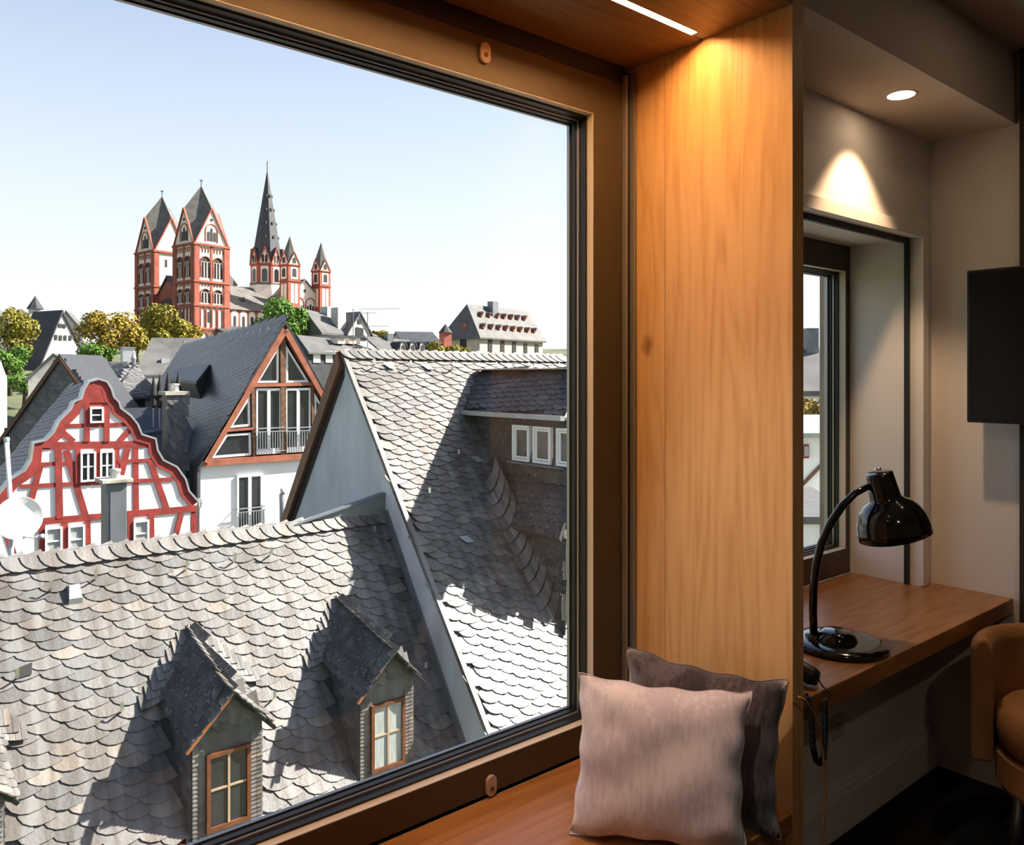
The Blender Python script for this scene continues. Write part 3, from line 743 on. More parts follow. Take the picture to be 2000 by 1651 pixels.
def dormer(xc, mode):
    d = sub('dormer', lowh); d.matrix_basis = lowh.matrix_basis.inverted()
    def dd(o): o.parent = d; return o
    yb = 11.29; W_ = .50                          # front wall plane and half width
    zs = lowz(yb) - .05                           # foot of the front
    ze = ZA - RISE                                # eave height at the front edge
    # body: front wall, cheeks
    b = MB()
    b.prism([(xc - W_, yb, zs), (xc + W_, yb, zs), (xc + W_, yb, ze + .12), (xc, yb, ZA - .10), (xc - W_, yb, ze + .12)], (0, 1.5, 0))
    dd(b.build('dormer_wall', M['slate_grey']))
    # two roof planes: ridge climbs a little towards the main roof
    rback = 13.08; zr2 = lowz(rback) + .03
    for s in (-1, 1):
        A, B_ = V((xc, YD, ZA)), V((xc, rback, zr2))
        E = V((xc + s * HW, YD, ze)); tt = (lowz(E.y) + .03 - E.z) / ((B_.z - A.z) - RT * (B_.y - A.y)); Vb = E + (B_ - A) * tt
        n = (B_ - A).cross(E - A).normalized()
        if n.z < 0: n = -n
        t = -n * .05
        dd(MB().prism([A, B_, Vb, E] if s > 0 else [A, E, Vb, B_], t).build('dormer_roof', M['slate_dark'] if s < 0 else M['slate']))  # left plane takes the darker slate copy, its shade set in the colour
        U_ = (B_ - A).normalized(); V_ = n.cross(U_)
        if V_.z < 0: V_ = -V_
        poly = [((p - A).dot(U_), (p - A).dot(V_)) for p in (A, B_, Vb, E)]
        ok = U_.cross(V_).dot(n) > 0
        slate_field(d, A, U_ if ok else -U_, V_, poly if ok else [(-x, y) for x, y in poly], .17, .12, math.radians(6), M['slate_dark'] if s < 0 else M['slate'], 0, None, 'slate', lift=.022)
        # flared valley slates fanning from the main roof on to the dormer
        vj = MB()
        for row in range(8):
            f0 = (row + .7) / 8
            Q = Vb.lerp(B_, f0)
            wd = .34 * (1 - .45 * f0)
            din = (A.lerp(E, .5) - A); din = (A - E).normalized()
            sweep_row(vj, Q + V((s * wd, 0, 0)) + Ns * .04, Q + Ns * .03 + n * .02, Q + din * (.10 + .22 * (1 - f0)) + n * .035, (-Vs * .8 + (A - B_).normalized() * .2).normalized(), 8, .25, .016)
        o = dd(vj.build('valley_courses', M['slate'])); o['kind'] = 'stuff'
        # verge board under the roof edge
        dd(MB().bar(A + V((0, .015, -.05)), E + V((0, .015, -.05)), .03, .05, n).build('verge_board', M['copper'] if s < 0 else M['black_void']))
        # narrow slates down the front beside the window
        fj = MB()
        for r in range(22):
            z0 = zs + .04 + r * .062
            if z0 > ze + .10: break
            x0, x1 = (xc + s * .325, xc + s * W_)
            x0, x1 = min(x0, x1), max(x0, x1)
            for q in range(2):
                xm = x0 + (x1 - x0) * q / 2
                fj.add([(xm + .002, yb - .022, z0), (xm + (x1-x0)/2 - .002, yb - .022, z0), (xm + (x1-x0)/2 - .002, yb - .004, z0 + .075), (xm + .002, yb - .004, z0 + .075), (xm + .002, yb, z0), (xm + (x1-x0)/2 - .002, yb, z0)], [(0, 1, 2, 3), (0, 4, 5, 1), (4, 0, 3), (1, 5, 2)])
        o = dd(fj.build('slate_facing', M['slate'])); o['kind'] = 'stuff'
        # cheek slates
        cj = MB()
        for r in range(12):
            for q in range(7):
                y0 = yb + .02 + q * .17; z0 = zs + .02 + r * .12 + q * .03
                if z0 < lowz(y0) - .1 or z0 > ze + .1 + .19 * (y0 - yb): continue
                xo = xc + s * (W_ + .004)
                cj.add([(xo + s * .02, y0, z0), (xo + s * .02, y0 + .165, z0), (xo, y0 + .165, z0 + .15), (xo, y0, z0 + .15), (xo, y0, z0), (xo, y0 + .165, z0)], [(0, 1, 2, 3), (0, 4, 5, 1), (4, 0, 3), (1, 5, 2)])
        if cj.v:
            o = dd(cj.build('cheek_slates', M['slate_grey'])); o['kind'] = 'stuff'
    # gable slates above window
    poly = [(-.48, 0), (.48, 0), (0.03, .56), (-.03, .56)]
    slate_field(d, V((xc, yb - .004, ze + .06)), V((1, 0, 0)), V((0, 0, 1)), poly, .20, .13, math.radians(10), M['slate'], 0, None, 'slate', lift=.03)
    # window
    z0, z1 = zs + .16, zs + 1.27; hw = .315
    dd(MB().box((xc - .52, yb - .10, zs + .06), (xc + .52, yb + .02, zs + .095)).build('window_sill', M['zinc']))
    fr = MB()
    for lo, hi in (((xc-hw, z0), (xc+hw, z0+.07)), ((xc-hw, z1-.055), (xc+hw, z1)), ((xc-hw, z0+.07), (xc-hw+.055, z1-.055)), ((xc+hw-.055, z0+.07), (xc+hw, z1-.055))):
        fr.box((lo[0], yb - .06, lo[1]), (hi[0], yb + .01, hi[1]))
    dd(fr.build('window_frame', M['brown_frame']))
    mu = MB().box((xc - .016, yb - .045, z0 + .06), (xc + .016, yb - .015, z1 - .05)).box((xc - hw + .05, yb - .042, (z0+z1)/2 + .02), (xc + hw - .05, yb - .017, (z0+z1)/2 + .05))
    dd(mu.build('muntin', pm('pale_wood_bar', (.35, .26, .17), .6, .15)))
    for i in (0, 1):
        for j in (0, 1):
            x0 = xc - hw + .05 + i * (hw - .04); zz0 = z0 + .065 + j * ((z1 - z0) / 2 - .02)
            dd(MB().box((x0, yb - .026, zz0), (x0 + hw - .05, yb - .020, zz0 + (z1 - z0) / 2 - .06)).build('pane', M['pane_curtain'] if mode == 'curtain' else M['pane_dark']))
    return d
for xc, mode in dorm: dormer(xc, mode)

# snow hooks, vent hood
def onlow(px, py): return onP(px, py, V((0, RY, RZ)), Ns)
for px, py in ((95, 1150), (182, 1128), (358, 1110), (452, 1094), (522, 1082), (232, 1385), (527, 1362), (722, 1040), (820, 1305), (30, 1320)):
    snow_hook(lowh, onlow(px, py), Us, Vs, Ns, 1.35)
vq = onlow(145, 1168)
b = MB()
def sl(u, v, n): return vq + Us * u + Vs * v + Ns * n
b.add([sl(-.10, -.14, .02), sl(.10, -.14, .02), sl(.09, -.06, .12), sl(-.09, -.06, .12), sl(-.07, .16, .14), sl(.07, .16, .14), sl(-.09, .2, .02), sl(.09, .2, .02)],
      [(0, 1, 3), (1, 2, 3), (3, 2, 5, 4), (4, 5, 7, 6), (0, 3, 4, 6), (1, 7, 5, 2)])
lw(b.build('vent_hood', M['zinc']))
hq = onlow(35, 1308)
lw(MB().prism([hq + Us * .0 + Ns * .06, hq + Us * .17 + Vs * .04 + Ns * .06, hq + Us * .15 - Vs * .13 + Ns * .06, hq - Us * .02 - Vs * .15 + Ns * .06], Ns * .012).build('vent_slot', M['black_void']))
# raised lead saddle where the ridge runs into the tall gable
g0, g1, g2 = onY(560, 1028, RY + .3), onX(752, 980, XG - .03), onX(760, 1012, XG - .03)
lw(MB().prism([V((g0.x, RY, RZ + .0)), V((XG - .01, RY - .06, RZ + .0)), V((XG - .01, RY - .06, RZ + .42))], (0, .10, 0)).build('ridge_saddle', M['lead']))
lw(MB().bar((g0.x, RY, RZ + .02), (XG - .01, RY, RZ + .44), .16, .03).build('saddle_cap', M['lead']))
lw(MB().bar(V((XG - .02, RY, RZ)) + Ns * .10, V((XG - .02, EY, lowz(EY))) + Ns * .10, .03, .20, Ns).build('flashing', M['lead']))
# chimney clad in metal rising behind the ridge
chm = thing('chimney', 'metal clad chimney with stone cap behind the low slate ridge', 'chimney', (0, 0, 0))
c0, c1 = onY(208, 945, 15.6), onY(248, 945, 15.6)
cx0, cx1, ct = c0.x, c1.x, c0.z
chm.location = ((cx0 + cx1) / 2, 15.8, -3)
def cw(o): return world_parent(o, chm)
cw(box('stack', (cx0, 15.6, -3.6), (cx1, 16.05, ct), M['lead'], bevel=.01))
cw(box('front_panel', (cx0 + .06, 15.585, -3.6), (cx1 - .06, 15.602, ct - .16), M['lead']))
cw(box('cap', (cx0 - .09, 15.52, ct), (cx1 + .09, 16.13, ct + .07), M['stone'], bevel=.01))
cw(MB().lathe([(.10, 0), (.085, .10), (.10, .11), (.10, .16), (.07, .17), (0, .17)], 18, ((cx0+cx1)/2 + .02, 15.82, ct + .07)).build('flue_pot', M['zinc'], smooth=True))

# satellite dish on its own mast behind the ridge
sq = onY(36, 1012, 14.9)
dish = thing('satellite_dish', 'white satellite dish on a steel post behind the low slate ridge', 'satellite dish', (sq.x, 14.9, -2.6))
def dw(o): return world_parent(o, dish)
aim = V((.10, -1, .16)).normalized()
rad = .34
pf = [(0, -.07), (.12, -.055), (.24, -.02), (rad, .03), (rad + .008, .034), (rad + .008, .024), (.24, -.035), (0, -.085)]
dw(MB().lathe(pf, 36, sq, aim).build('reflector', M['white_paint'], smooth=True))
q2 = onY(78, 1050, 14.45)
dw(MB().tube([sq + V((.05, -.02, -.30)), q2 + V((0, .1, -.04)), q2], .014, 8).build('feed_arm', M['zinc'], smooth=True))
dw(MB().tube([q2 + V((.03, -.05, .02)), q2 + V((-.03, .08, -.01))], [.045, .03], 12).build('receiver', M['zinc'], smooth=True))
dw(MB().tube([(sq.x - .08, 15.05, -3.0), (sq.x - .08, 15.05, sq.z - .05)], .035, 10).build('post', M['zinc'], smooth=True))
mq, mr = onY(13, 862, 15.1), onY(22, 1010, 15.1)
mast = thing('antenna_post', 'tall white pipe standing beside the satellite dish', 'pipe', (mr.x, 15.2, -3))
world_parent(MB().tube([(mr.x + .02, 15.1, -3.2), tuple(mr), tuple(mq)], .035, 10).build('pipe', M['white_paint'], smooth=True), mast)
world_parent(MB().lathe([(.045, 0), (.045, .06), (0, .07)], 12, mq).build('end_cap', M['zinc'], smooth=True), mast)

# ================================================================== TALL SLATE HOUSE adjoining
TY, TZ, TT = 15.76, EYE + .532, 1.235
tall = thing('slate_house', 'tall house with grey plaster gable and slated cross wing', 'house', (11, 15, -14))
def tw(o): return world_parent(o, tall)
TX1 = 14.85; TE = 10.25
def tallz(y): return TZ - TT * (TY - y)
BT = 1.36; BY = 21.0
wallp = [(XG, TE + .25, -14), (XG, BY - .2, -14), (XG, BY - .2, TZ - BT * (BY - .2 - TY) - .12), (XG, TY, TZ - .12), (XG, TE + .25, tallz(TE + .25) - .12)]
tw(MB().prism(wallp, (TX1 - XG - .05, 0, 0)).build('wall', M['plaster_grey']))
Vt = V((0, math.cos(math.atan(TT)), math.sin(math.atan(TT)))); Nt = Us.cross(Vt)
tw(MB().prism([V((XG - .03, TE, tallz(TE))), V((XG - .03, TY, TZ)), V((XG - .03, BY, TZ - BT * (BY - TY))), V((XG - .03, BY, TZ - BT * (BY - TY) - .16)), V((XG - .03, TY, TZ - .14)), V((XG - .03, TE, tallz(TE) - .14))], (TX1 - XG, 0, 0)).build('roof_deck', M['slate_grey']))
LT = (TY - TE) / Vt.y
WX0, WX1, WRX, WRZ, WY = 10.62, 13.4, 11.5, EYE + .08, 11.31      # cross wing
def tall_hidden(W):
    return W.x > 10.85 and W.y < 15.3 and W.y > 11.4 and W.x < 12.8 and (W.x - 10.4) > (W.y - 14.0) * .8
slate_field(tall, V((0, TY, TZ)), Us, Vt, [(XG + .06, -LT), (TX1, -LT), (TX1, -.18), (XG + .06, -.18)], .29, .19, math.radians(17), M['slate'], 300, tall_hidden)
rj = MB()
for i in range(40):
    W = V((XG - .02 + i * .23, TY, TZ)) - Vt * .30 + Nt * .022
    A = (Us * .94 + Vt * .34).normalized(); B = Nt.cross(A)
    mw = Matrix.Translation(W) @ Matrix((A, B, Nt)).transposed().to_4x4()
    if W.x < TX1 - .2: rj.add([mw @ V(p) for p in rb], rf)
o = tw(rj.build('ridge_courses', M['slate'])); o['kind'] = 'stuff'
tw(MB().bar((XG, TY + .03, TZ + .03), (TX1, TY + .03, TZ + .03), .06, .03).build('ridge_strip', M['zinc']))
# verges: dark bargeboard on the far side, thin slate edge on the near side
tw(MB().prism([V((XG - .16, TY + .02, TZ + .05)), V((XG - .16, BY, TZ - BT * (BY - TY) + .05)), V((XG - .16, BY, TZ - BT * (BY - TY) - .30)), V((XG - .16, TY - .10, TZ - .28))], (.15, 0, 0)).build('bargeboard', M['brown_frame']))
tw(MB().prism([V((XG - .05, TY - .05, TZ - .22)), V((XG - .05, BY, TZ - BT * (BY - TY) - .22)), V((XG - .05, BY, TZ - BT * (BY - TY) - .52)), V((XG - .05, TY - .05, TZ - .52))], (.045, 0, 0)).build('slate_verge', M['slate_black']))
tw(MB().bar(V((XG - .03, TE, tallz(TE))) + Nt * .0, V((XG - .03, TY, TZ)) + Nt * .02, .10, .09, Nt).build('verge_strip', M['slate']))
# cross wing
EYX = 10.55; EZ = EYE - .79
wing = sub('cross_wing', tall); wing.matrix_basis = tall.matrix_basis.inverted()
def ww(o): o.parent = wing; return o
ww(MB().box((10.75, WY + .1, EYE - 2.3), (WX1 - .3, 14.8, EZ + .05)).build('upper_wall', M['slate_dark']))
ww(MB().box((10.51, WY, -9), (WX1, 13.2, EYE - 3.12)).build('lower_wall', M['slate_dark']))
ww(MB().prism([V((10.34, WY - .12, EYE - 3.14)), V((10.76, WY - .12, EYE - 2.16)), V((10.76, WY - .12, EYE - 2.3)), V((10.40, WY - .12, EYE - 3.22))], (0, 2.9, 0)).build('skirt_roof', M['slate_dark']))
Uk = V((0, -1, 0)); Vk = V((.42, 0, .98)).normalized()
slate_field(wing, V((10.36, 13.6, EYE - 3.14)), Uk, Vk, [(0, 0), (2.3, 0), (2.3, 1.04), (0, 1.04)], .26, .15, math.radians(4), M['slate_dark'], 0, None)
# flared foot of the lower cheek, slates sweeping from the roof up the wall
vj = MB()
for r in range(11):
    y = 13.45 - r * .19; z = tallz(y)
    sweep_row(vj, V((10.12, y, z + .05)), V((10.46, y, z + .06)), V((10.49, y - .05, z + .60)), -Vt, 9, .28, .03)
o = ww(vj.build('valley_courses', M['slate'])); o['kind'] = 'stuff'
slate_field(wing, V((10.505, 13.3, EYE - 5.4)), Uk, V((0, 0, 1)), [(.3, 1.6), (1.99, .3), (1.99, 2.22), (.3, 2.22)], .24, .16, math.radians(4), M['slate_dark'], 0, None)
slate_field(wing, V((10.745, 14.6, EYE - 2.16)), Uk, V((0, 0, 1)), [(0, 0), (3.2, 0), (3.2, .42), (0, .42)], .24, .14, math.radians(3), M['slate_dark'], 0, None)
# steep upper roof: ridge runs out from the main roof
RB = V((WRX, TY - (TZ - WRZ) / TT, WRZ)); RFq = V((WRX, WY + .5, WRZ))
E0 = V((EYX, 14.75, EZ)); E1 = V((EYX, WY - .05, EZ)); E2 = V((WX1 - .1, WY - .05, EZ)); E3 = V((WX1 - .1, 14.75, EZ))
for pts in ([RB, RFq, E1, E0], [RFq, E2, E1], [RB, E3, E2, RFq]):
    n = (pts[1] - pts[0]).cross(pts[2] - pts[0]).normalized()
    if n.z < 0: n = -n
    ww(MB().prism(pts, -n * .08).build('wing_roof', M['slate_dark']))  # wing slopes carry their shade in the darker slate tone
    if pts[0] == RB and pts[2] == E1:
        U_ = (RFq - RB).normalized(); V_ = (RB - E0); V_ = (V_ - U_ * V_.dot(U_)).normalized()
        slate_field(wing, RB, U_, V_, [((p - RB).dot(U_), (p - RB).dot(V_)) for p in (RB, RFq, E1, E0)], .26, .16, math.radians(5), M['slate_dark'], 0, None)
rj = MB()
for i in range(26):
    W = RB.lerp(RFq, (i + .1) / 26) + V((-.06, 0, .01)); A = V((0, -1, .25)).normalized(); N2 = V((-.25, 0, 1)).normalized(); B2 = V((.97, 0, .25))
    mw = Matrix.Translation(W - B2 * .08) @ Matrix((A, B2, N2)).transposed().to_4x4()
    rj.add([mw @ V((x * .8, y * .8, z)) for x, y, z in rb], rf)
o = ww(rj.build('ridge_courses', M['slate'])); o['kind'] = 'stuff'
ww(MB().bar(E0 + V((-.05, 0, -.02)), E1 + V((-.05, 0, -.02)), .12, .10).build('gutter', M['zinc']))
# windows in the upper wall, facing sideways
for i, (pa, pb) in enumerate(((1006, 1039), (1046, 1081), (1092, 1131))):
    ya, yb_ = onX(pa, 850, 10.75).y, onX(pb, 850, 10.75).y
    zt, zb = EYE - 1.02, EYE - 1.78
    wf = MB()
    t = .05
    for (y0, y1, z0, z1) in ((yb_, ya, zb, zb + t), (yb_, ya, zt - t, zt), (yb_, yb_ + t, zb + t, zt - t), (ya - t, ya, zb + t, zt - t)):
        wf.box((10.66, y0, z0), (10.75, y1, z1))
    f_ = ww(wf.build('window_frame', M['white_paint']))
    s_ = MB(); 
    for (y0, y1, z0, z1) in ((yb_ + .06, ya - .06, zb + .06, zb + .10), (yb_ + .06, ya - .06, zt - .10, zt - .06), (yb_ + .06, yb_ + .10, zb + .10, zt - .10), (ya - .10, ya - .06, zb + .10, zt - .10)):
        s_.box((10.69, y0, z0), (10.74, y1, z1))
    ww(s_.build('sash', M['white_paint']))
    ww(MB().box((10.715, yb_ + .09, zb + .09), (10.73, ya - .09, zt - .09)).build('pane', M['pane_grey']))
ww(MB().box((10.60, WY + .1, EYE - 1.84), (10.76, onX(1000, 850, 10.75).y, EYE - 1.80)).build('window_sill', M['lead']))
# lower front window, in the sun
fz0, fz1 = onY(1110, 1205, WY).z, onY(1110, 1072, WY).z
fx0 = onY(1105, 1100, WY).x
ww(ring('window_frame', fx0, fx0 + .75, fz0, fz1, .06, WY - .05, WY + .01, M['white_paint']))
ww(box('sash_bar', (fx0 + .05, WY - .04, (fz0+fz1)/2 - .03), (fx0 + .7, WY - .01, (fz0+fz1)/2 + .03), M['white_paint']))
ww(box('pane', (fx0 + .05, WY - .02, fz0 + .05), (fx0 + .7, WY - .012, fz1 - .05), M['pane_dark']))
ww(box('front_facing', (10.515, WY - .012, fz0 - .35), (WX1, WY - .002, EYE - 3.15), M['slate']))
def ontall(px, py): return onP(px, py, V((0, TY, TZ)), Nt)
for px, py in ((722, 718), (793, 720), (876, 722), (960, 722), (1023, 722), (1082, 722), (885, 893), (828, 968)):
    snow_hook(tall, ontall(px, py), Us, Vt, Nt, 1.5)
for px, py in ((756, 718), (830, 720), (992, 721), (1050, 722), (927, 900), (976, 926), (905, 1056)):
    q = ontall(px, py)
    tw(MB().prism([q + Us * -.13 + Vt * .06 + Nt * .07, q + Us * .07 + Vt * .06 + Nt * .07, q + Us * .17 - Vt * .1 + Nt * .085, q + Us * -.01 - Vt * .1 + Nt * .085], Nt * .012).build('vent_slate', M['chrome'] if py < 800 else M['zinc']))
# eave courses at the foot of the roof
tw(MB().bar(V((XG, TE, tallz(TE))) + Nt * .06, V((TX1, TE, tallz(TE))) + Nt * .06, .10, .10, Nt).build('gutter', M['zinc']))

# ================================================================== RED HALF-TIMBERED HOUSE
RYF = 30.0
red = thing('half_timbered_house', 'white house with red timber frame and curved scroll gable', 'house', (6, RYF, -14))
def rw(o): return world_parent(o, red)
def rp(zx, zy, dy=0): return onY(zx * .33307, 560 + zy * .33312, RYF) + V((0, dy, 0))
outl = [(0, 1215), (70, 1130), (150, 1080), (185, 1020), (200, 920), (270, 905), (320, 855), (350, 790), (420, 720), (435, 680), (480, 660), (498, 600), (525, 562), (575, 547),
        (622, 562), (645, 600), (660, 650), (690, 680), (700, 715), (760, 760), (800, 810), (825, 870), (905, 895), (915, 960), (950, 1020), (1030, 1060), (1080, 1130), (1100, 1200), (1155, 1262)]
outl = [(-60, 1320)] + outl
P = [rp(*q) for q in outl]
full = P + [V((P[-1].x, RYF, -14)), V((P[0].x, RYF, -14))]
rw(MB().prism(full, (0, .35, 0)).build('gable_wall', M['infill']))
def offs(k, d):
    a, b = P[max(k-1, 0)], P[min(k+1, len(P)-1)]; t = (b - a).normalized(); n = V((t.z, 0, -t.x)); return P[k] + n * d
strip = MB()
for k in range(len(P) - 1):
    strip.prism([P[k], P[k+1], offs(k+1, .28), offs(k, .28)], (0, -.05, 0))
rw(strip.build('curved_border', M['red_beam']))
cop = MB()
for k in range(len(P) - 1):
    cop.prism([P[k] + V((0, -.1, 0)), P[k+1] + V((0, -.1, 0)), offs(k+1, -.07) + V((0, -.1, 0)), offs(k, -.07) + V((0, -.1, 0))], (0, .5, 0))
rw(cop.build('coping', M['zinc']))
capi = [i for i, q in enumerate(outl) if q[1] <= 682]
rw(MB().prism([P[i] + V((0, -.045, 0)) for i in capi], (0, .02, 0)).build('gable_head', M['red_beam']))
bk_ = [0]
def beam(a, b, w_):
    bk_[0] += 1; off = V((0, -.0035 * bk_[0] % .05, 0)); A, B = rp(*a) + off, rp(*b) + off; f = proj(A)[2]
    rw(MB().bar(A + V((0, -.02, 0)), B + V((0, -.02, 0)), .09, w_ * .333 * f / FPX, (0, 0, 1) if abs((B - A).normalized().z) < .7 else (1, 0, 0)).build('beam', M['red_beam']) if abs((B - A).normalized().z) < .7 else
       MB().bar(A + V((0, -.02, 0)), B + V((0, -.02, 0)), w_ * .333 * f / FPX / .80, .09, (0, -1, 0)).build('beam', M['red_beam']))
for a, b, w_ in (((437, 694), (692, 690), 22), ((390, 817), (750, 808), 24), ((205, 934), (912, 924), 44), ((215, 1042), (470, 1036), 22), ((690, 1026), (905, 1018), 22),
                 ((120, 1172), (612, 1148), 24), ((735, 1142), (1010, 1130), 24), ((215, 1378), (625, 1345), 38), ((745, 1334), (1152, 1300), 38),
                 ((509, 695), (509, 910), 24), ((625, 695), (625, 910), 24), ((340, 950), (350, 1360), 28), ((455, 950), (458, 1155), 22), ((571, 950), (573, 1150), 22),
                 ((684, 945), (688, 1140), 24), ((793, 940), (798, 1325), 26), ((372, 858), (432, 910), 26), ((757, 842), (700, 908), 26), ((388, 960), (503, 1350), 28),
                 ((747, 950), (703, 1130), 28), ((238, 1045), (185, 1245), 26), ((878, 1018), (978, 1305), 26), ((245, 1390), (246, 1620), 26), ((377, 1385), (380, 1590), 28),
                 ((511, 1375), (515, 1570), 26), ((764, 1335), (766, 1540), 26), ((884, 1330), (887, 1520), 26), ((1062, 1330), (1022, 1490), 24), ((1137, 1305), (1138, 1490), 26), ((-10, 1300), (80, 1570), 26)):
    beam(a, b, w_)
def cas(P0, x0, y0, x1, y1, fr, parent_fn, mf, mp, nx=1, ny=2, d=.10, to=None, bar=.5):
    """casement window on a facade: P0 maps photo-zoom coordinates to the wall plane"""
    a, b = P0(x0, y1), P0(x1, y0)
    X0, X1, Z0, Z1 = a.x, b.x, a.z, b.z; Y = a.y
    b_ = MB()
    for (p, q, r, s) in ((X0, X1, Z0, Z0 + fr), (X0, X1, Z1 - fr, Z1), (X0, X0 + fr, Z0 + fr, Z1 - fr), (X1 - fr, X1, Z0 + fr, Z1 - fr)):
        b_.box((p, Y - d, r), (q, Y + .02, s))
    parent_fn(b_.build('window_frame', mf))
    W_, H_ = (X1 - X0 - 2 * fr), (Z1 - Z0 - 2 * fr); t = fr * bar
    bars = MB()
    for i in range(1, nx): bars.box((X0 + fr + W_ * i / nx - t, Y - d * .8, Z0 + fr), (X0 + fr + W_ * i / nx + t, Y, Z1 - fr))
    for j in range(1, ny): bars.box((X0 + fr, Y - d * .76, Z0 + fr + H_ * j / ny - t * .7), (X1 - fr, Y, Z0 + fr + H_ * j / ny + t * .7))
    if bars.v: parent_fn(bars.build('glazing_bar', mf))
    for i in range(nx):
        for j in range(ny):
            parent_fn(MB().box((X0 + fr + W_ * i / nx, Y - .035, Z0 + fr + H_ * j / ny), (X0 + fr + W_ * (i+1) / nx, Y - .02, Z0 + fr + H_ * (j+1) / ny)).build('pane', mp))
def rcas(*a, **k): cas(rp, *a, fr=.06, parent_fn=rw, mf=M['white_paint'], **k)
rcas(525, 706, 606, 800, mp=M['pane_dark'])
rcas(470, 965, 560, 1146, mp=M['pane_dark'], nx=2, ny=2)
rcas(584, 961, 668, 1136, mp=M['pane_dark'], nx=2, ny=2)
rcas(262, 1405, 364, 1580, mp=M['pane_curtain']); rcas(398, 1393, 496, 1570, mp=M['pane_curtain']); rcas(780, 1365, 871, 1530, mp=M['pane_curtain'])
# its roof, running back behind the gable
rz_ = rp(575, 610).z; rx_ = rp(575, 600).x
hwid = 5.2; rt = 1.35
for s in (-1, 1):
    hwid = 5.2 if s < 0 else 3.3
    A = V((rx_, RYF + .2, rz_)); B_ = V((rx_, RYF + 5.5, rz_)); E = V((rx_ + s * hwid, RYF + .2, rz_ - rt * hwid)); F = V((rx_ + s * hwid, RYF + 5.5, rz_ - rt * hwid))
    rw(MB().prism([A, B_, F, E] if s > 0 else [A, E, F, B_], (0, 0, -.18)).build('roof', M['slate_black']))
    if s < 0:
        V_ = (A - E).normalized(); slate_field(red, E, V((0, -1, 0)), V_, [(-5.3, 0), (0, 0), (0, (A - E).length), (-5.3, (A - E).length)], .30, .20, math.radians(8), M['slate_black'], 0, None)
rw(MB().box((rx_ - 3.2, RYF + .35, -14), (rx_ + 3.2, RYF + 5.4, rz_ - 4.6)).build('side_wall', M['concrete']))

# ---- slated gable of the neighbour behind it
nb = thing('slate_gable_house', 'house with bluish slate hung gable behind the red timbered house', 'house', tuple(at(120, 900, 44)[:2]) + (-13,))
def gab(parent, pts_px, f, nrm, depth, wallm, roofm, zbase, over=.3, th=.25, nm=('wall', 'roof'), verge=None):
    """gable house: apex, left eave, right eave given where they show; the plane stands at distance f with normal nrm"""
    nrm = V((nrm[0], nrm[1], 0)).normalized(); p0 = at(pts_px[0][0], pts_px[0][1], f)
    A, Lf, Rt = [onP(x, y, p0, nrm) for x, y in pts_px]
    zb = zbase
    back = -nrm * depth
    world_parent(MB().prism([V((Lf.x, Lf.y, zb)), V((Rt.x, Rt.y, zb)), Rt, A, Lf], back).build(nm[0], wallm), parent)
    for E in (Lf, Rt):
        e2 = A + (E - A) * (1 + over / max(.5, (E - A).length))
        a, b = A + nrm * over * .5, e2 + nrm * over * .5
        world_parent(MB().prism([a, b, b + V((0, 0, th)), a + V((0, 0, th))], back - nrm * over).build(nm[1], roofm), parent)
        if verge:
            world_parent(MB().bar(a + nrm * .03, b + nrm * .03, .06, th * .7, (E - A).cross(nrm)).build('verge_board', verge), parent)
    return A, Lf, Rt, nrm, p0
A, Lf, Rt, nrm, p0 = gab(nb, [(119, 700), (-45, 932), (205, 822)], 44, (-.72, -.69), 3.5, M['slate_grey'], M['slate_black'], -13, verge=M['brown_frame'])
Ug = V((-nrm.y, nrm.x, 0)).normalized()
if Ug.dot(Rt - Lf) < 0: Ug = -Ug
if Ug.cross(V((0, 0, 1))).dot(nrm) < 0: Ug = -Ug
poly = [((p - Lf).dot(Ug), p.z - Lf.z) for p in (Lf, Rt, A)]
slate_field(nb, Lf + nrm * .02, Ug, V((0, 0, 1)), [(poly[0][0], -1), (poly[1][0], -1), poly[1], poly[2], poly[0]], .34, .22, math.radians(6), M['slate_grey'], 0, None)

# ================================================================== WHITE HOUSE with glazed timber gable
WYF = 31.0
wh = thing('white_house', 'white house with glazed timber gable and long dark slate roof', 'house', (12, WYF, -14))
def hw_(o): return world_parent(o, wh)
def hp_(zx, zy, dy=0): return onY(380 + zx * .27859, 600 + zy * .27862, WYF) + V((0, dy, 0))
ap_, le = hp_(620, 128), hp_(42, 1108); ri = V((2 * ap_.x - le.x, WYF, le.z))
hw_(MB().prism([V((le.x, WYF, -14)), V((ri.x, WYF, -14)), V((ri.x, WYF, le.z + .02)), V((le.x, WYF, le.z + .02))], (0, .4, 0)).build('front_wall', M['plaster_white']))
hw_(MB().prism([V((le.x + .05, WYF + .25, le.z)), V((ri.x - .05, WYF + .25, ri.z)), V((ap_.x, WYF + .25, ap_.z - .1))], (0, .2, 0)).build('gable_back', M['black_void']))
dr = V((math.sin(math.radians(10)), math.cos(math.radians(10)), 0)); LR = 36
for s, E in ((-1, le), (1, ri)):
    A = ap_ + V((0, -.25, .05)); E_ = E + (E - ap_).normalized() * .35 + V((0, -.25, .05))
    pts = [A, A + dr * LR, E_ + dr * LR, E_]
    hw_(MB().prism(pts, (0, 0, .16)).build('roof', M['slate_black']))
    if s < 0:
        V_ = (A - E_).normalized(); U_ = -dr; Vp = (V_ - U_ * V_.dot(U_)).normalized()
        O_ = E_ + V((0, 0, .17))
        poly = [((p - E_).dot(U_), (p - E_).dot(Vp)) for p in pts]
        slate_field(wh, O_, U_, Vp, poly, .34, .24, math.radians(8), M['slate_black'], 0, None, lift=.03)
        for k in range(13):
            W = A + dr * (1.0 + k * 1.5) - V_ * .5 + V((0, 0, .2)); snow_hook(wh, W, U_, Vp, U_.cross(Vp), 1.6)
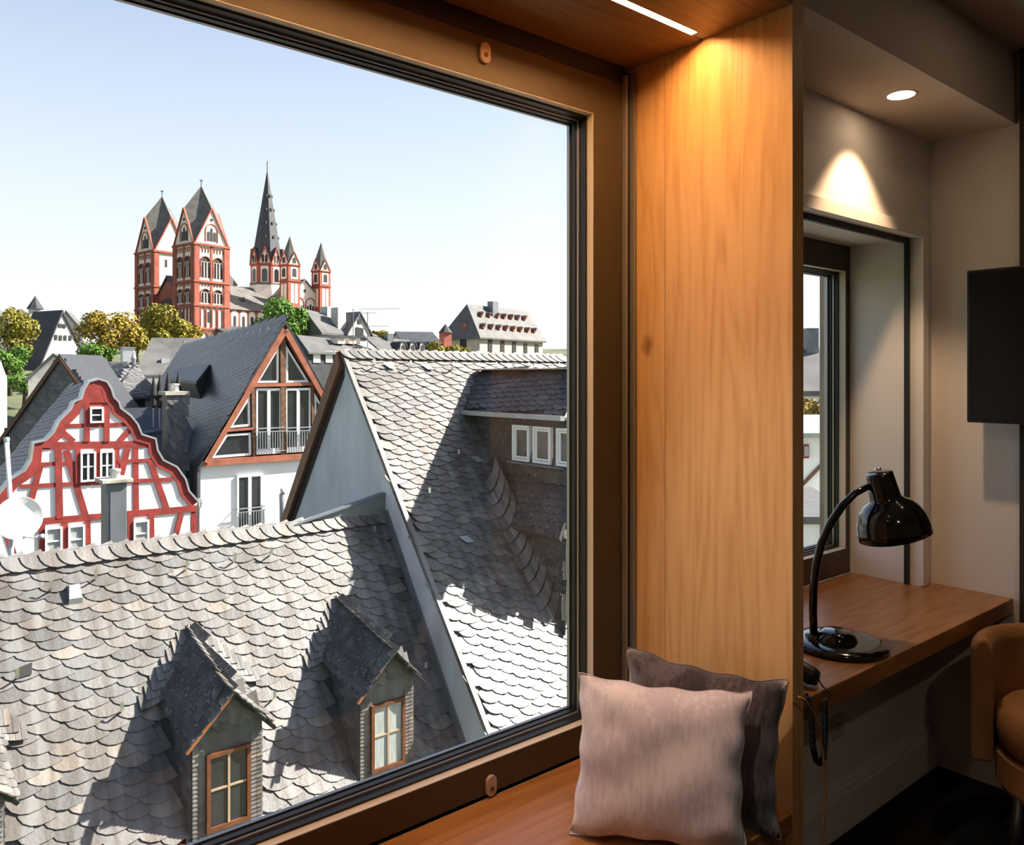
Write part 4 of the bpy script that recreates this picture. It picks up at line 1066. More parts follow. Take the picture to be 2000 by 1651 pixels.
hw_(MB().prism([V((le.x, WYF + .4, -14)), V((ri.x, WYF + .4, -14)), V((ri.x, WYF + .4, le.z - .1)), V((le.x, WYF + .4, le.z - .1))], dr * (LR - 1)).build('side_wall', M['concrete']))
def hbar(a, b, w_, m, nm, d=.22, dy=-.02):
    A, B = hp_(*a), hp_(*b); f = proj(A)[2]
    t = (B - A).normalized(); n = V((-t.z, 0, t.x))
    ww_ = w_ * .2786 * f / FPX
    hw_(MB().prism([A + n * ww_ / 2 + V((0, dy - d / 2, 0)), A - n * ww_ / 2 + V((0, dy - d / 2, 0)), B - n * ww_ / 2 + V((0, dy - d / 2, 0)), B + n * ww_ / 2 + V((0, dy - d / 2, 0))], (0, d, 0)).build(nm, m))
rr = hp_(620, 150)
hbar((618, 160), (62, 1085), 46, M['rafter'], 'rafter', .30, -.1)
mir = lambda x, y: (1240 - x * 1.0, y)
B_r = V((2 * ap_.x - hp_(62, 1085).x, WYF, hp_(62, 1085).z)); A_r = hp_(622, 160)
t = (B_r - A_r).normalized(); n = V((-t.z, 0, t.x))
hw_(MB().prism([A_r + n * .12 + V((0, -.25, 0)), A_r - n * .12 + V((0, -.25, 0)), B_r - n * .12 + V((0, -.25, 0)), B_r + n * .12 + V((0, -.25, 0))], (0, .3, 0)).build('rafter', M['rafter']))
hbar((45, 1092), (830, 1040), 44, M['rafter'], 'sill_beam', .26, -.08)
hbar((612, 190), (618, 1055), 40, M['brown_beam'], 'post'); hbar((404, 555), (411, 1065), 26, M['brown_beam'], 'post'); hbar((818, 545), (832, 1040), 24, M['brown_beam'], 'post')
hbar((395, 550), (835, 538), 24, M['rafter'], 'collar_beam', .24); hbar((205, 866), (405, 850), 18, M['rafter'], 'collar_beam', .24); hbar((822, 835), (960, 828), 18, M['rafter'], 'collar_beam', .24)
def poly_window(pts, fr=.085):
    Q = [hp_(*p) for p in pts]; c = sum(Q, V((0, 0, 0))) / len(Q)
    b = MB(); n_ = len(Q); ins = []
    for i in range(n_):
        p, a, q = Q[i-1], Q[i], Q[(i+1) % n_]
        d1, d2 = (p - a).normalized(), (q - a).normalized(); bis = (d1 + d2).normalized(); sn = math.sqrt(max(.05, (1 - d1.dot(d2)) / 2)); ins.append(a + bis * fr / sn)
    for i in range(n_):
        j = (i + 1) % n_
        b.prism([Q[i] + V((0, -.08, 0)), Q[j] + V((0, -.08, 0)), ins[j] + V((0, -.08, 0)), ins[i] + V((0, -.08, 0))], (0, .14, 0))
    hw_(b.build('window_frame', M['white_paint']))
    hw_(MB().prism([p + V((0, -.02, 0)) for p in ins], (0, .02, 0)).build('pane', M['pane_dark']))
for pts in ([(425, 532), (585, 530), (585, 262)], [(634, 262), (637, 530), (797, 526)], [(234, 848), (386, 834), (382, 615)], [(108, 1060), (392, 1038), (390, 880), (218, 890)], [(833, 595), (836, 832), (960, 825)]):
    poly_window(pts)
def french(x0, y0, x1, y1, rail_y, P0=hp_):
    a, b = P0(x0, y1), P0(x1, y0); X0, X1, Z0, Z1 = a.x, b.x, a.z, b.z; Y = WYF; fr = .065
    xm = (X0 + X1) / 2
    bb_ = MB()
    for (p, q, r, s) in ((X0, X1, Z0, Z0 + .22), (X0, X1, Z1 - .1, Z1), (X0, X0 + fr, Z0 + .22, Z1 - .1), (X1 - fr, X1, Z0 + .22, Z1 - .1), (xm - .065, xm + .065, Z0 + .22, Z1 - .1)): bb_.box((p, Y - .08, r), (q, Y + .03, s))
    hw_(bb_.build('door_frame', M['white_paint']))
    for p, q in ((X0 + fr, xm - .065), (xm + .065, X1 - fr)): hw_(box('pane', (p, Y - .03, Z0 + .22), (q, Y - .015, Z1 - .1), M['pane_dark']))
    zr = P0(x0, rail_y).z
    r_ = MB()
    r_.bar((X0 - .08, Y - .22, zr), (X1 + .08, Y - .22, zr), .04, .04).bar((X0 - .08, Y - .22, zr - .14), (X1 + .08, Y - .22, zr - .14), .03, .03).bar((X0 - .08, Y - .22, Z0 + .12), (X1 + .08, Y - .22, Z0 + .12), .03, .03)
    for k in range(11):
        x = X0 + (X1 - X0) * k / 10; r_.bar((x, Y - .22, Z0 + .12), (x, Y - .22, zr - .14), .022, .022)
    for x in (X0 - .05, X1 + .05): r_.bar((x, Y - .22, zr), (x, Y + .0, zr), .03, .03)
    hw_(r_.build('railing', M['zinc']))
french(428, 568, 602, 1035, 850); french(634, 566, 808, 1022, 846); french(295, 1165, 470, 1585, 1412)
fl0, fl1 = hp_(592, 1265), hp_(597, 1560)
hw_(MB().tube([fl1 + V((0, -.35, -.8)), fl1 + V((0, -.35, 0)), fl0 + V((0, -.35, -.25))], .135, 14).build('flue_pipe', M['lead'], smooth=True))
hw_(MB().tube([fl0 + V((0, -.35, -.25)), fl0 + V((0, -.35, 0))], [.12, .10], 14).build('flue_cap', M['zinc'], smooth=True))
gq = hp_(38, 1360)
hw_(MB().lathe([(.06, -.22), (.13, .0), (.13, .14), (0, .14)], 14, gq + V((-.1, -.3, 0))).build('rain_hopper', M['zinc']))
hw_(MB().tube([gq + V((-.1, -.3, -.2)), gq + V((-.08, -.3, -5))], .05, 10).build('downpipe', M['zinc'], smooth=True))
# pent dormer on the dark slope
q = at(375, 750, 40)
def slope_pt(px, py): 
    V_ = (ap_ - le).normalized(); n = dr.cross(V_).normalized(); return onP(px, py, ap_ + V((0, 0, .2)), n)
a1, a2, a3, a4 = slope_pt(352, 722), slope_pt(410, 716), slope_pt(398, 790), slope_pt(334, 772)
up = V((-.35, 0, .95))
hw_(MB().prism([a1, a2, a3 + up, a4 + up], (0, 0, .14)).build('pent_dormer_roof', M['slate_grey']))
hw_(MB().prism([a1, a4, a4 + up], a2 - a1).build('pent_dormer_side', M['slate_black']))

# ---- slate clad chimney and folded parasols between the houses
sc0 = onY(328, 772, 32.5); sc1 = onY(363, 772, 32.5)
sch = thing('chimney', 'tall slate hung chimney between the red timbered and white houses', 'chimney', ((sc0.x + sc1.x) / 2, 32.9, -9))
def sw(o): return world_parent(o, sch)
sw(box('stack', (sc0.x, 32.5, -9), (sc1.x, 33.3, sc0.z), M['slate_grey']))
slate_field(sch, V((sc0.x, 32.495, -6)), V((1, 0, 0)), V((0, 0, 1)), [(0, 0), (sc1.x - sc0.x - .06, 0), (sc1.x - sc0.x - .06, sc0.z + 5.85), (0, sc0.z + 5.85)], .26, .24, 0, M['slate_grey'], 0, None)
sw(box('cap', (sc0.x - .12, 32.38, sc0.z), (sc1.x + .12, 33.42, sc0.z + .14), M['stone']))
sw(MB().lathe([(.2, 0), (.17, .22), (.2, .24), (.2, .3), (0, .32)], 18, ((sc0.x+sc1.x)/2, 32.9, sc0.z + .14)).build('flue_pot', M['zinc'], smooth=True))
for k, (px, yt, yb) in enumerate(((300, 735, 806), (312, 732, 808), (328, 727, 800), (348, 727, 800))):
    t_, b__ = onY(px, yt, 37.0), onY(px, yb + 6, 37.0)
    pr = thing('closed_parasol', 'folded dark parasol with pointed tip on the terrace behind the slate chimney', 'parasol', tuple(b__), 'folded parasols between the houses')
    h = t_.z - b__.z
    world_parent(MB().tube([b__ + V((0, 0, -1)), b__ + V((0, 0, h * .95))], .035, 8).build('pole', M['zinc']), pr)
    world_parent(MB().lathe([(.02, h), (.09, h * .78), (.17, h * .52), (.15, h * .48), (.10, h * .46), (.12, h * .25), (.05, h * .2)], 10, b__).build('canopy', M['black_void']), pr)
ter = at(318, 830, 33)
tb = thing('terrace_roof', 'dark slate lean-to roof below the folded parasols', 'roof', (ter.x, 36, -9))
z1_ = onY(320, 812, 37.5).z
lx0, lx1 = onY(262, 850, 36).x, onY(372, 850, 37).x
world_parent(MB().prism([V((lx0, 38.5, z1_ + .35)), V((lx1, 38.5, z1_ + .35)), V((lx1, 33.6, z1_ - 2.4)), V((lx0, 33.6, z1_ - 2.4))], (0, 0, -.2)).build('roof_slope', M['slate_black']), tb)
world_parent(MB().box((lx0 + .1, 33.9, -12), (lx1 - .1, 38.4, z1_ - 2.5)).build('wall', M['concrete']), tb)
world_parent(MB().bar((lx0, 36.4, z1_ - .75), (lx1 - .6, 36.8, z1_ - .45), .1, .08).build('flashing', M['zinc']), tb)

# ---- white wall edge at the far side of the lane
q = at(0, 740, 60)
lh = thing('white_house', 'plain white rendered house beyond the slate hung gable', 'house', (q.x - 2, q.y, -12))
yl = 72.0; c_ = onY(14, 740, yl)
world_parent(MB().prism([onY(-70, 690, yl), onY(2, 706, yl), onY(14, 740, yl), V((c_.x, yl, -12)), V((onY(-70, 700, yl).x, yl, -12))], (-1.5, 5, 0)).build('wall', M['plaster_white']), lh)
world_parent(MB().prism([onY(-70, 688, yl - .3), onY(4, 703, yl - .3), onY(4, 706, yl - .3), onY(-70, 692, yl - .3)], (-1.5, 5.6, 0)).build('roof', M['roof_far']), lh)

# ================================================================== CATHEDRAL on its hill
def hit2(P, d, px):
    """point on the horizontal line P + t*d that stands in the column px"""
    c = ray(px, HZ); det = d.x * (-c.y) - d.y * (-c.x)
    t = ((-P.x) * (-c.y) - (-P.y) * (-c.x)) / det
    return P + V((d.x, d.y, 0)) * t
def zat(P, py): return EYE + (HZ - py) / FPX * proj(P)[2]
KE = V((.973, .232, 0)).normalized(); KN = V((-KE.y, KE.x, 0))
ts = 10.2
ko = at(393, HZ, 220); ko.z = 0                  # middle of the south-west tower
kat = thing('cathedral', 'red and cream cathedral with towers and slate spires on the hill', 'cathedral', (ko.x, ko.y, 6), rz=math.atan2(KE.y, KE.x))
KZ = 6.0
def kz(py, off_e, off_n): return zat(ko + KE * off_e + KN * off_n, py) - KZ
def arch(u0, u1, v0, v1, n=7):
    r = (u1 - u0) / 2; c = (u0 + u1) / 2; vs = max(v0, v1 - r)
    return [(u0, v0), (u1, v0)] + [(c + r * math.cos(math.pi * k / n), vs + (v1 - vs) * math.sin(math.pi * k / n)) for k in range(n + 1)]
class Face:
    """a wall face: o bottom corner, u along the wall, n outwards, all in the building's own axes"""
    def __init__(s, o, u, n): s.o, s.u, s.n = V(o), V(u).normalized(), V(n).normalized()
    def p(s, a, b, d=0): return s.o + s.u * a + V((0, 0, b)) + s.n * d
    def poly(s, mb, pts, d0, d1): mb.prism([s.p(a, b, d0) for a, b in pts], s.n * (d1 - d0))
    def rect(s, mb, a0, a1, b0, b1, d0, d1): s.poly(mb, [(a0, b0), (a1, b0), (a1, b1), (a0, b1)], d0, d1)
    def archring(s, mb, u0, u1, v0, v1, t, d0, d1, n=7):
        a, b = arch(u0, u1, v0, v1, n), arch(u0 - t, u1 + t, v0, v1 + t, n)
        for i in range(1, len(a) - 1): s.poly(mb, [a[i], a[i+1], b[i+1], b[i]], d0, d1)
        s.rect(mb, u0 - t, u0, v0, v1 - (u1 - u0) / 2, d0, d1); s.rect(mb, u1, u1 + t, v0, v1 - (u1 - u0) / 2, d0, d1)
S2 = ts / 2
def tower(ce, cn, faces, levels, gab_z, apex, plain=()):
    """square tower with gables and rhombic helm; levels = storey heights from the base"""
    tw_ = sub('tower', kat)
    ze = levels[-1]
    MB().box((ce - S2, cn - S2, -6), (ce + S2, cn + S2, ze)).build('tower_body', M['ch_white'], tw_)
    cz = [(ce - S2, cn - S2), (ce + S2, cn - S2), (ce + S2, cn + S2), (ce - S2, cn + S2)]
    gz = [(ce, cn - S2), (ce + S2, cn), (ce, cn + S2), (ce - S2, cn)]
    top = V((ce, cn, apex))
    for k in range(4):
        c = V((*cz[k], ze)); g0 = V((*gz[k-1], gab_z)); g1 = V((*gz[k], gab_z))
        outv = (c - V((ce, cn, ze))).normalized() * .25
        MB().add([top, g0, c + outv - V((0, 0, .3)), g1], [(0, 1, 2), (0, 2, 3), (1, 0, 2), (2, 0, 3)][:2]).build('helm_roof', M['ch_roof'], tw_)
        a, b = V((*cz[k], ze)), V((*cz[(k+1) % 4], ze))
        gg = V((*gz[k], gab_z - .1)); inn = (V((ce, cn, 0)) - V((gz[k][0], gz[k][1], 0))).normalized()
        MB().prism([a, b, gg], inn * .4).build('gable', M['ch_white'], tw_)
        rk = MB(); nn = -inn
        for q in (a, b): rk.bar(q + nn * .12, gg + nn * .12, .35, .55, nn)
        rk.build('gable_edge', M['ch_red'], tw_)
    MB().tube([top - V((0, 0, .5)), top + V((0, 0, 1.6))], .10, 6).build('finial_rod', M['black_void'], tw_)
    MB().bar(top + V((-.4, 0, 1.5)), top + V((.5, 0, 1.5)), .1, .35).build('weather_vane', M['black_void'], tw_)
    red_, dark, col_ = MB(), MB(), MB()
    for fx in faces:
        o, u, n = {'s': ((ce - S2, cn - S2), (1, 0, 0), (0, -1, 0)), 'w': ((ce - S2, cn + S2), (0, -1, 0), (-1, 0, 0)), 'e': ((ce + S2, cn - S2), (0, 1, 0), (1, 0, 0))}[fx]
        F = Face((*o, 0), u, n)
        zb = -6
        F.rect(red_, -.35, 1.35, zb, ze, .0, .35); F.rect(red_, ts - 1.35, ts + .35, zb, ze, .0, .35)
        for z in levels: F.rect(red_, -.45, ts + .45, z - .45, z + .15, .0, .55)
        if fx in plain:
            dk = MB()
            for uu in (3.2, 6.0): F.rect(dk, uu, uu + .7, ze - 4.5, ze - 2.3, .0, .06)
            dk.build('slit_window', M['black_void'], tw_)
            continue
        L_ = [0] + list(levels)
        # lowest storey shown: blind arcade of four
        for i in range(len(L_) - 1):
            z0, z1 = L_[i], L_[i+1]; h = z1 - z0
            if i == len(L_) - 3 or i == len(L_) - 2:
                F.rect(red_, ts/2 - .3, ts/2 + .3, z0, z1 - .3, 0, .2)
                for uc in (ts * .315, ts * .685):
                    w_ = 1.35; t0, t1 = z0 + h * .10, z0 + h * .66
                    dk = MB(); F.poly(dk, arch(uc - w_, uc + w_, t0, t1), .0, .06); dk.build('arched_window', M['black_void'], tw_)
                    F.archring(red_, uc - w_, uc + w_, t0, t1, .22, 0, .3)
                    for kx in (-.45, .45): F.rect(col_, uc + kx - .11, uc + kx + .11, t0, t0 + h * .34, .06, .22)
                    for kx in (-.9, 0, .9):
                        b_ = MB(); F.archring(col_, uc + kx - .34, uc + kx + .34, t0 + h * .30, t0 + h * .42, .10, .06, .2, 5)
                # corbel frieze
                for j in range(8):
                    u_ = 1.5 + j * (ts - 3) / 8
                    F.archring(red_, u_ + .1, u_ + (ts - 3) / 8 - .1, z1 - h * .22, z1 - h * .10, .12, 0, .18, 5)
            elif i == len(L_) - 4:
                for j in range(4):
                    u_ = 1.6 + j * (ts - 3.2) / 4; w_ = (ts - 3.2) / 4
                    F.archring(red_, u_ + .25, u_ + w_ - .25, z0 + .3, z1 - .8, .22, 0, .3)
                    if j == 1:
                        dk = MB(); F.poly(dk, arch(u_ + .55, u_ + w_ - .5, z0 + h * .25, z0 + h * .72), 0, .06); dk.build('arched_window', M['black_void'], tw_)
            else:
                for j in range(3):
                    u_ = 1.6 + j * (ts - 3.2) / 3; w_ = (ts - 3.2) / 3
                    F.archring(red_, u_ + .3, u_ + w_ - .3, z0 + .3, z1 - 1.0, .3, 0, .3)
                    dk = MB(); F.poly(dk, arch(u_ + .5, u_ + w_ - .5, z0 + h * .1, z0 + h * .6), 0, .06); dk.build('arched_window', M['black_void'], tw_)
        # gable windows
        gh = gab_z - ze
        for kx, hh in ((-.95, .36), (0, .46), (.95, .36)):
            dk = MB(); F.poly(dk, arch(ts/2 + kx - .38, ts/2 + kx + .38, ze + gh * .10, ze + gh * hh), 0, .08); dk.build('arched_window', M['black_void'], tw_)
        F.archring(red_, ts/2 - 1.7, ts/2 + 1.7, ze + gh * .08, ze + gh * .56, .2, 0, .2)
        dk = MB(); F.poly(dk, [(ts/2 + .45 * math.cos(a * math.pi / 4), ze + gh * .68 + .45 * math.sin(a * math.pi / 4)) for a in range(8)], 0, .08); dk.build('round_window', M['black_void'], tw_)
    red_.build('pilasters', M['ch_red'], tw_)
    if col_.v: col_.build('columns', M['ch_white'], tw_)
    return tw_
ce_ = S2
lev = [kz(y, -S2, -S2) for y in (640, 594, 547, 474)]
gz_ = kz(407, 0, -S2); apx = kz(363, 0, 0)
tower(0, 0, 'sw', lev, gz_, apx)
NSP = 21.0
tower(0, NSP, 'sw', lev, gz_, apx, plain='s')
# porch gable between the towers
pg = MB().prism([(-S2 + 1, S2, 0), (-S2 + 1, NSP - S2, 0), (-S2 + 1, NSP - S2, kz(575, -S2, 8)), (-S2 + 1, NSP/2, kz(545, -S2, 10)), (-S2 + 1, S2, kz(575, -S2, 8))], (3, 0, 0))
pg.build('west_front', M['ch_red'], kat)
for s in (0, 1):
    A = V((-S2 + .6, NSP/2, kz(541, -S2, 10))); E = V((-S2 + .6, S2 if s else NSP - S2, kz(577, -S2, 8)))
    MB().prism([A, E, E + V((0, 0, .6)), A + V((0, 0, .6))], (6, 0, 0)).build('porch_roof', M['ch_spire'], kat)
FW = Face((-S2 + 1, NSP - S2, 0), (0, -1, 0), (-1, 0, 0))
for k in range(5):
    dk = MB(); u_ = 2 + k * 1.4; zz = kz(590, -S2, 10); FW.poly(dk, arch(u_, u_ + 1.0, zz - 3, zz + (1.5 - abs(k - 2) * .4)), 0, .1); dk.build('arched_window', M['black_void'], kat)
# crossing tower: octagon with steep spire
oc = hit2(ko + KN * (NSP / 2), KE, 522); oe = (oc - ko).dot(KE); on_ = NSP / 2
fo = proj(oc)[2]; R_ = 30 / FPX * fo / .95
def oz(y): return zat(oc, y) - KZ
octo = [V((oe + R_ * math.cos(math.radians(22.5 + 45 * k)), on_ + R_ * math.sin(math.radians(22.5 + 45 * k)), 0)) for k in range(8)]
ct_ = sub('crossing_tower', kat)
zb_, ze_, zg_, zt_ = oz(557), oz(520), oz(487), oz(330)
MB().prism([p + V((0, 0, zb_)) for p in octo], (0, 0, ze_ - zb_)).build('octagon', M['ch_red'], ct_)
cc = V((oe, on_, 0))
sk_ = MB(); lowp = [cc + (p - cc) * 1.35 + V((0, 0, oz(588))) for p in octo]; hip = [cc + (p - cc) * 1.02 + V((0, 0, zb_)) for p in octo]
sk_.add(lowp + hip, [(k, (k+1) % 8, 8 + (k+1) % 8, 8 + k) for k in range(8)]); sk_.build('skirt', M['ch_white'], ct_)
MB().prism([cc + (p - cc) * 1.05 + V((0, 0, zb_ - .4)) for p in octo], (0, 0, .8)).build('cornice', M['ch_roof'], ct_)
MB().prism([cc + (p - cc) * 1.04 + V((0, 0, ze_ - .3)) for p in octo], (0, 0, .7)).build('cornice', M['ch_red'], ct_)
topv = cc + V((0, 0, zt_))
for k in range(8):
    a, b = octo[k], octo[(k+1) % 8]; m_ = (a + b) / 2; nn = (m_ - cc).normalized(); w_ = (b - a).length
    # spire facet starts inside the gables
    ai, bi = cc + (a - cc) * .97 + V((0, 0, ze_)), cc + (b - cc) * .97 + V((0, 0, ze_))
    MB().add([ai, bi, topv], [(0, 1, 2)]).build('spire_facet', M['ch_spire'], ct_)
    MB().prism([a + V((0, 0, ze_)), b + V((0, 0, ze_)), m_ + V((0, 0, zg_))], -nn * .4).build('gable', M['ch_white'], ct_)
    rk = MB()
    for q in (a, b): rk.bar(q + V((0, 0, ze_)) + nn * .1, m_ + V((0, 0, zg_)) + nn * .1, .3, .5, nn)
    rk.build('gable_edge', M['ch_red'], ct_)
    # gable roof running into the spire
    t_ = .5
    MB().add([a + V((0, 0, ze_ + .15)), m_ + V((0, 0, zg_ + .15)), m_ * .45 + cc * .55 + V((0, 0, zg_ + .15)), b + V((0, 0, ze_ + .15))], [(0, 1, 2), (1, 3, 2)]).build('gable_roof', M['ch_spire'], ct_)
    F = Face(a, b - a, nn); h = ze_ - zb_
    wm = MB(); F.rect(wm, w_ * .2, w_ * .8, zb_ + .4, zb_ + h * .9, 0, .08); wm.build('window_surround', M['ch_white'], ct_)
    dk = MB(); F.poly(dk, arch(w_ * .29, w_ * .71, zb_ + .6, zb_ + h * .78), .08, .13); dk.build('arched_window', M['pane_dark'], ct_)
    gh = zg_ - ze_
    for kx in (-.5, .5):
        dk = MB(); F.poly(dk, arch(w_/2 + kx - .35, w_/2 + kx + .35, ze_ + .6, ze_ + gh * .55), 0, .08); dk.build('arched_window', M['black_void'], ct_)
    if k in (5, 6, 7, 4):
        for j in range(1, 6):
            f = j / 7; p = (m_ * .97 + cc * .03).lerp(cc, f) + V((0, 0, ze_ + (zt_ - ze_) * f)); MB().box(tuple(p - V((.28, .28, .35))), tuple(p + V((.28, .28, .45)))).build('spire_light', M['black_void'], ct_)
MB().tube([topv - V((0, 0, 1)), topv + V((0, 0, 2.5))], .12, 6).build('finial_rod', M['black_void'], ct_)
# transept with two slim turrets
TN = -5.0
def tur(px, w_px, ye, yg, yt, yb):
    c = hit2(ko + KN * TN, KE, px); e_ = (c - ko).dot(KE); f = proj(c)[2]; s = w_px / FPX * f / (.857 + .515) / 2
    z = lambda y: zat(c, y) - KZ
    t_ = sub('turret', kat)
    MB().box((e_ - s, TN - s, -4), (e_ + s, TN + s, z(ye))).build('turret_body', M['ch_red'], t_)
    g, tp = z(yg), z(yt)
    cs_ = [(-s, -s), (s, -s), (s, s), (-s, s)]; gs_ = [(0, -s), (s, 0), (0, s), (-s, 0)]
    top = V((e_, TN, tp))
    for k in range(4):
        cpt = V((e_ + cs_[k][0] * 1.05, TN + cs_[k][1] * 1.05, z(ye))); g0 = V((e_ + gs_[k-1][0], TN + gs_[k-1][1], g)); g1 = V((e_ + gs_[k][0], TN + gs_[k][1], g))
        MB().add([top, g0, cpt, g1], [(0, 1, 2), (0, 2, 3)]).build('helm_roof', M['ch_roof'], t_)
        a = V((e_ + cs_[k][0], TN + cs_[k][1], z(ye))); b = V((e_ + cs_[(k+1) % 4][0], TN + cs_[(k+1) % 4][1], z(ye)))
        inn = (V((e_, TN, 0)) - V((e_ + gs_[k][0], TN + gs_[k][1], 0))).normalized()
        MB().prism([a, b, g1], inn * .3).build('gable', M['ch_white'], t_)
        rk = MB(); rk.bar(a - inn * .08, g1 - inn * .08, .2, .35, -inn); rk.bar(b - inn * .08, g1 - inn * .08, .2, .35, -inn); rk.build('gable_edge', M['ch_red'], t_)
    for o, u, n in (((-s, -s), (1, 0, 0), (0, -1, 0)), ((-s, s), (0, -1, 0), (-1, 0, 0))):
        F = Face((e_ + o[0], TN + o[1], 0), u, n); w_ = 2 * s
        h0, h1 = z(yb), z(ye)
        pn = MB(); F.rect(pn, w_ * .2, w_ * .8, h0 + .6, h1 - .6, 0, .06)
        for a0, a1 in ((.2, .46), (.54, .8)): F.poly(pn, arch(w_ * a0, w_ * a1, h0 - (h1 - h0) * 1.4, h0 - .8), 0, .06)
        pn.build('plaster_panel', M['ch_white'], t_)
        dk = MB(); F.poly(dk, arch(w_ * .32, w_ * .68, h0 + (h1-h0) * .25, h0 + (h1 - h0) * .8), .06, .1); dk.build('arched_window', M['black_void'], t_)
        dk = MB(); F.poly(dk, arch(w_ * .36, w_ * .64, h1 + (g - h1) * .15, h1 + (g - h1) * .6), .0, .1); dk.build('arched_window', M['black_void'], t_)
        cn_ = MB(); F.rect(cn_, -.15, w_ + .15, h1 - .2, h1 + .2, 0, .25); F.rect(cn_, -.15, w_ + .15, h0 - .2, h0 + .2, 0, .2); cn_.build('cornice', M['ch_red'], t_)
    return e_, s, z
e1_, s1, z1f = tur(566, 38, 519, 494, 461, 550)
e2_, s2, z2f = tur(627, 35, 531, 508, 473, 560)
gc = (e1_ + e2_) / 2; zr_ = z1f(549) * .5 + z2f(549) * .5; zw_ = zr_ - (e2_ - e1_) * .42
MB().prism([(e1_, TN + .5, -4), (e2_, TN + .5, -4), (e2_, TN + .5, zw_), (gc, TN + .5, zr_), (e1_, TN + .5, zw_)], (0, NSP / 2 - TN, 0)).build('transept', M['ch_white'], kat)
for s in (-1, 1):
    A, E = V((gc, TN + .1, zr_ + .1)), V((gc + s * (e2_ - e1_) * .55, TN + .1, zw_ - .8))
    MB().prism([A, E, E + V((0, 0, .5)), A + V((0, 0, .5))], (0, NSP / 2 - TN, 0)).build('transept_roof', M['ch_roof'], kat)
FT = Face((e1_, TN + .5, 0), (1, 0, 0), (0, -1, 0)); wT = e2_ - e1_
rk = MB()
for a0 in (.18, .54):
    FT.archring(rk, wT * a0, wT * (a0 + .28), zw_ - 7, zw_ - .3, .25, 0, .2)
    for q in range(3):
        dk = MB(); FT.poly(dk, arch(wT * (a0 + .03 + q * .085), wT * (a0 + .085 + q * .085), zw_ - 6.5, zw_ - 2.6 + (q == 1) * .5), 0, .08); dk.build('arched_window', M['black_void'], kat)
rk.build('arch_band', M['ch_red'], kat)
dk = MB(); FT.poly(dk, [(wT/2 + .5 * math.cos(a * math.pi / 4), zr_ - 3 + .5 * math.sin(a * math.pi / 4)) for a in range(8)], 0, .08); dk.build('round_window', M['black_void'], kat)
MB().bar((gc, TN + .4, zr_), (gc, TN + .4, zr_ + 1.4), .15, .15).bar((gc - .45, TN + .4, zr_ + .95), (gc + .45, TN + .4, zr_ + .95), .15, .15).build('gable_cross', M['stone'], kat)
# nave
ne0, ne1 = 2.0, oe + 2
zri, zev = kz(553, 8, NSP / 2), kz(603, 12, -1)
MB().box((ne0, -1.0, -6), (ne1, NSP + 1, zev)).build('nave', M['ch_red'], kat)
MB().prism([(ne0, -1.6, zev - .4), (ne0, NSP / 2, zri), (ne0, NSP + 1.6, zev - .4)], (ne1 - ne0, 0, 0)).build('nave_roof', M['ch_roof'], kat)
MB().prism([(oe - 7, NSP / 2 + 1, zri - 1), (oe, NSP / 2 + 1, zri + 1.5), (oe + 7, NSP / 2 + 1, zri - 1), (oe + 11, NSP/2 + 1, zev), (oe - 11, NSP/2 + 1, zev)], (0, NSP * .6, 0)).build('transept_roof', M['ch_roof'], kat)
FN = Face((0, -1.0, 0), (1, 0, 0), (0, -1, 0)); rk, pn = MB(), MB()
u_ = S2 + .8
while u_ < ne1 - 6:
    FN.poly(pn, arch(u_, u_ + 2.2, zev - 8, zev - .7), 0, .08)
    dk = MB(); FN.poly(dk, arch(u_ + .65, u_ + 1.55, zev - 7, zev - 2.2), .08, .14); dk.build('arched_window', M['black_void'], kat)
    u_ += 2.9
pn.build('plaster_panel', M['ch_white'], kat)
for ex, ny in ((8, 3.0), (15, 3.0), (12, 6)):
    zz = zev + (zri - zev) * (ny + 1.6) / (NSP / 2 + 1.6); MB().box((ex - .5, ny - .8, zz - .3), (ex + .5, ny + .6, zz + .7)).build('roof_dormer', M['ch_spire'], kat)
# north transept gable behind the south-west tower
q = hit2(ko + KN * (NSP * .55), KE, 447); e_ = (q - ko).dot(KE)
MB().prism([(e_ - 4, NSP * .55, zri - 2), (e_ + 3.2, NSP * .55, zri + .4), (e_ - 2.0, NSP * .55, kz(520, e_, NSP * .55))], (0, 1.5, 0)).build('side_gable', M['ch_roof'], kat)
# low sacristy in front of the nave
q = hit2(ko + KN * -9, KE, 445); e_ = (q - ko).dot(KE); zz = kz(648, e_, -9)
MB().box((e_ - 1, -9, -6), (e_ + 16, -2, zz)).build('sacristy', M['ch_white'], kat)
MB().prism([(e_ - 1.5, -9.5, zz - .1), (e_ - 1.5, -2, zz + 2.2), (e_ - 1.5, -2, zz)], (17, 0, 0)).build('sacristy_roof', M['ch_spire'], kat)

# ================================================================== FAR HOUSES
GR = 'houses on the slope below the cathedral'
def far(name, label, cat, px, f): 
    p = at(px, HZ, f); return thing(name, label, cat, (p.x, p.y, terr(p.x, p.y) - 1))
def wn_on(parent, pts, p0, nrm, w_, h_, m=None, d=.08, nm='window'):
    nrm = V(nrm).normalized(); u = V((-nrm.y, nrm.x, 0)); 
    for px, py in pts:
        q = onP(px, py, p0, nrm) + nrm * .03
        world_parent(MB().prism([q - u * w_/2 - V((0, 0, h_/2)), q + u * w_/2 - V((0, 0, h_/2)), q + u * w_/2 + V((0, 0, h_/2)), q - u * w_/2 + V((0, 0, h_/2))], nrm * d).build(nm, m or M['black_void']), parent)
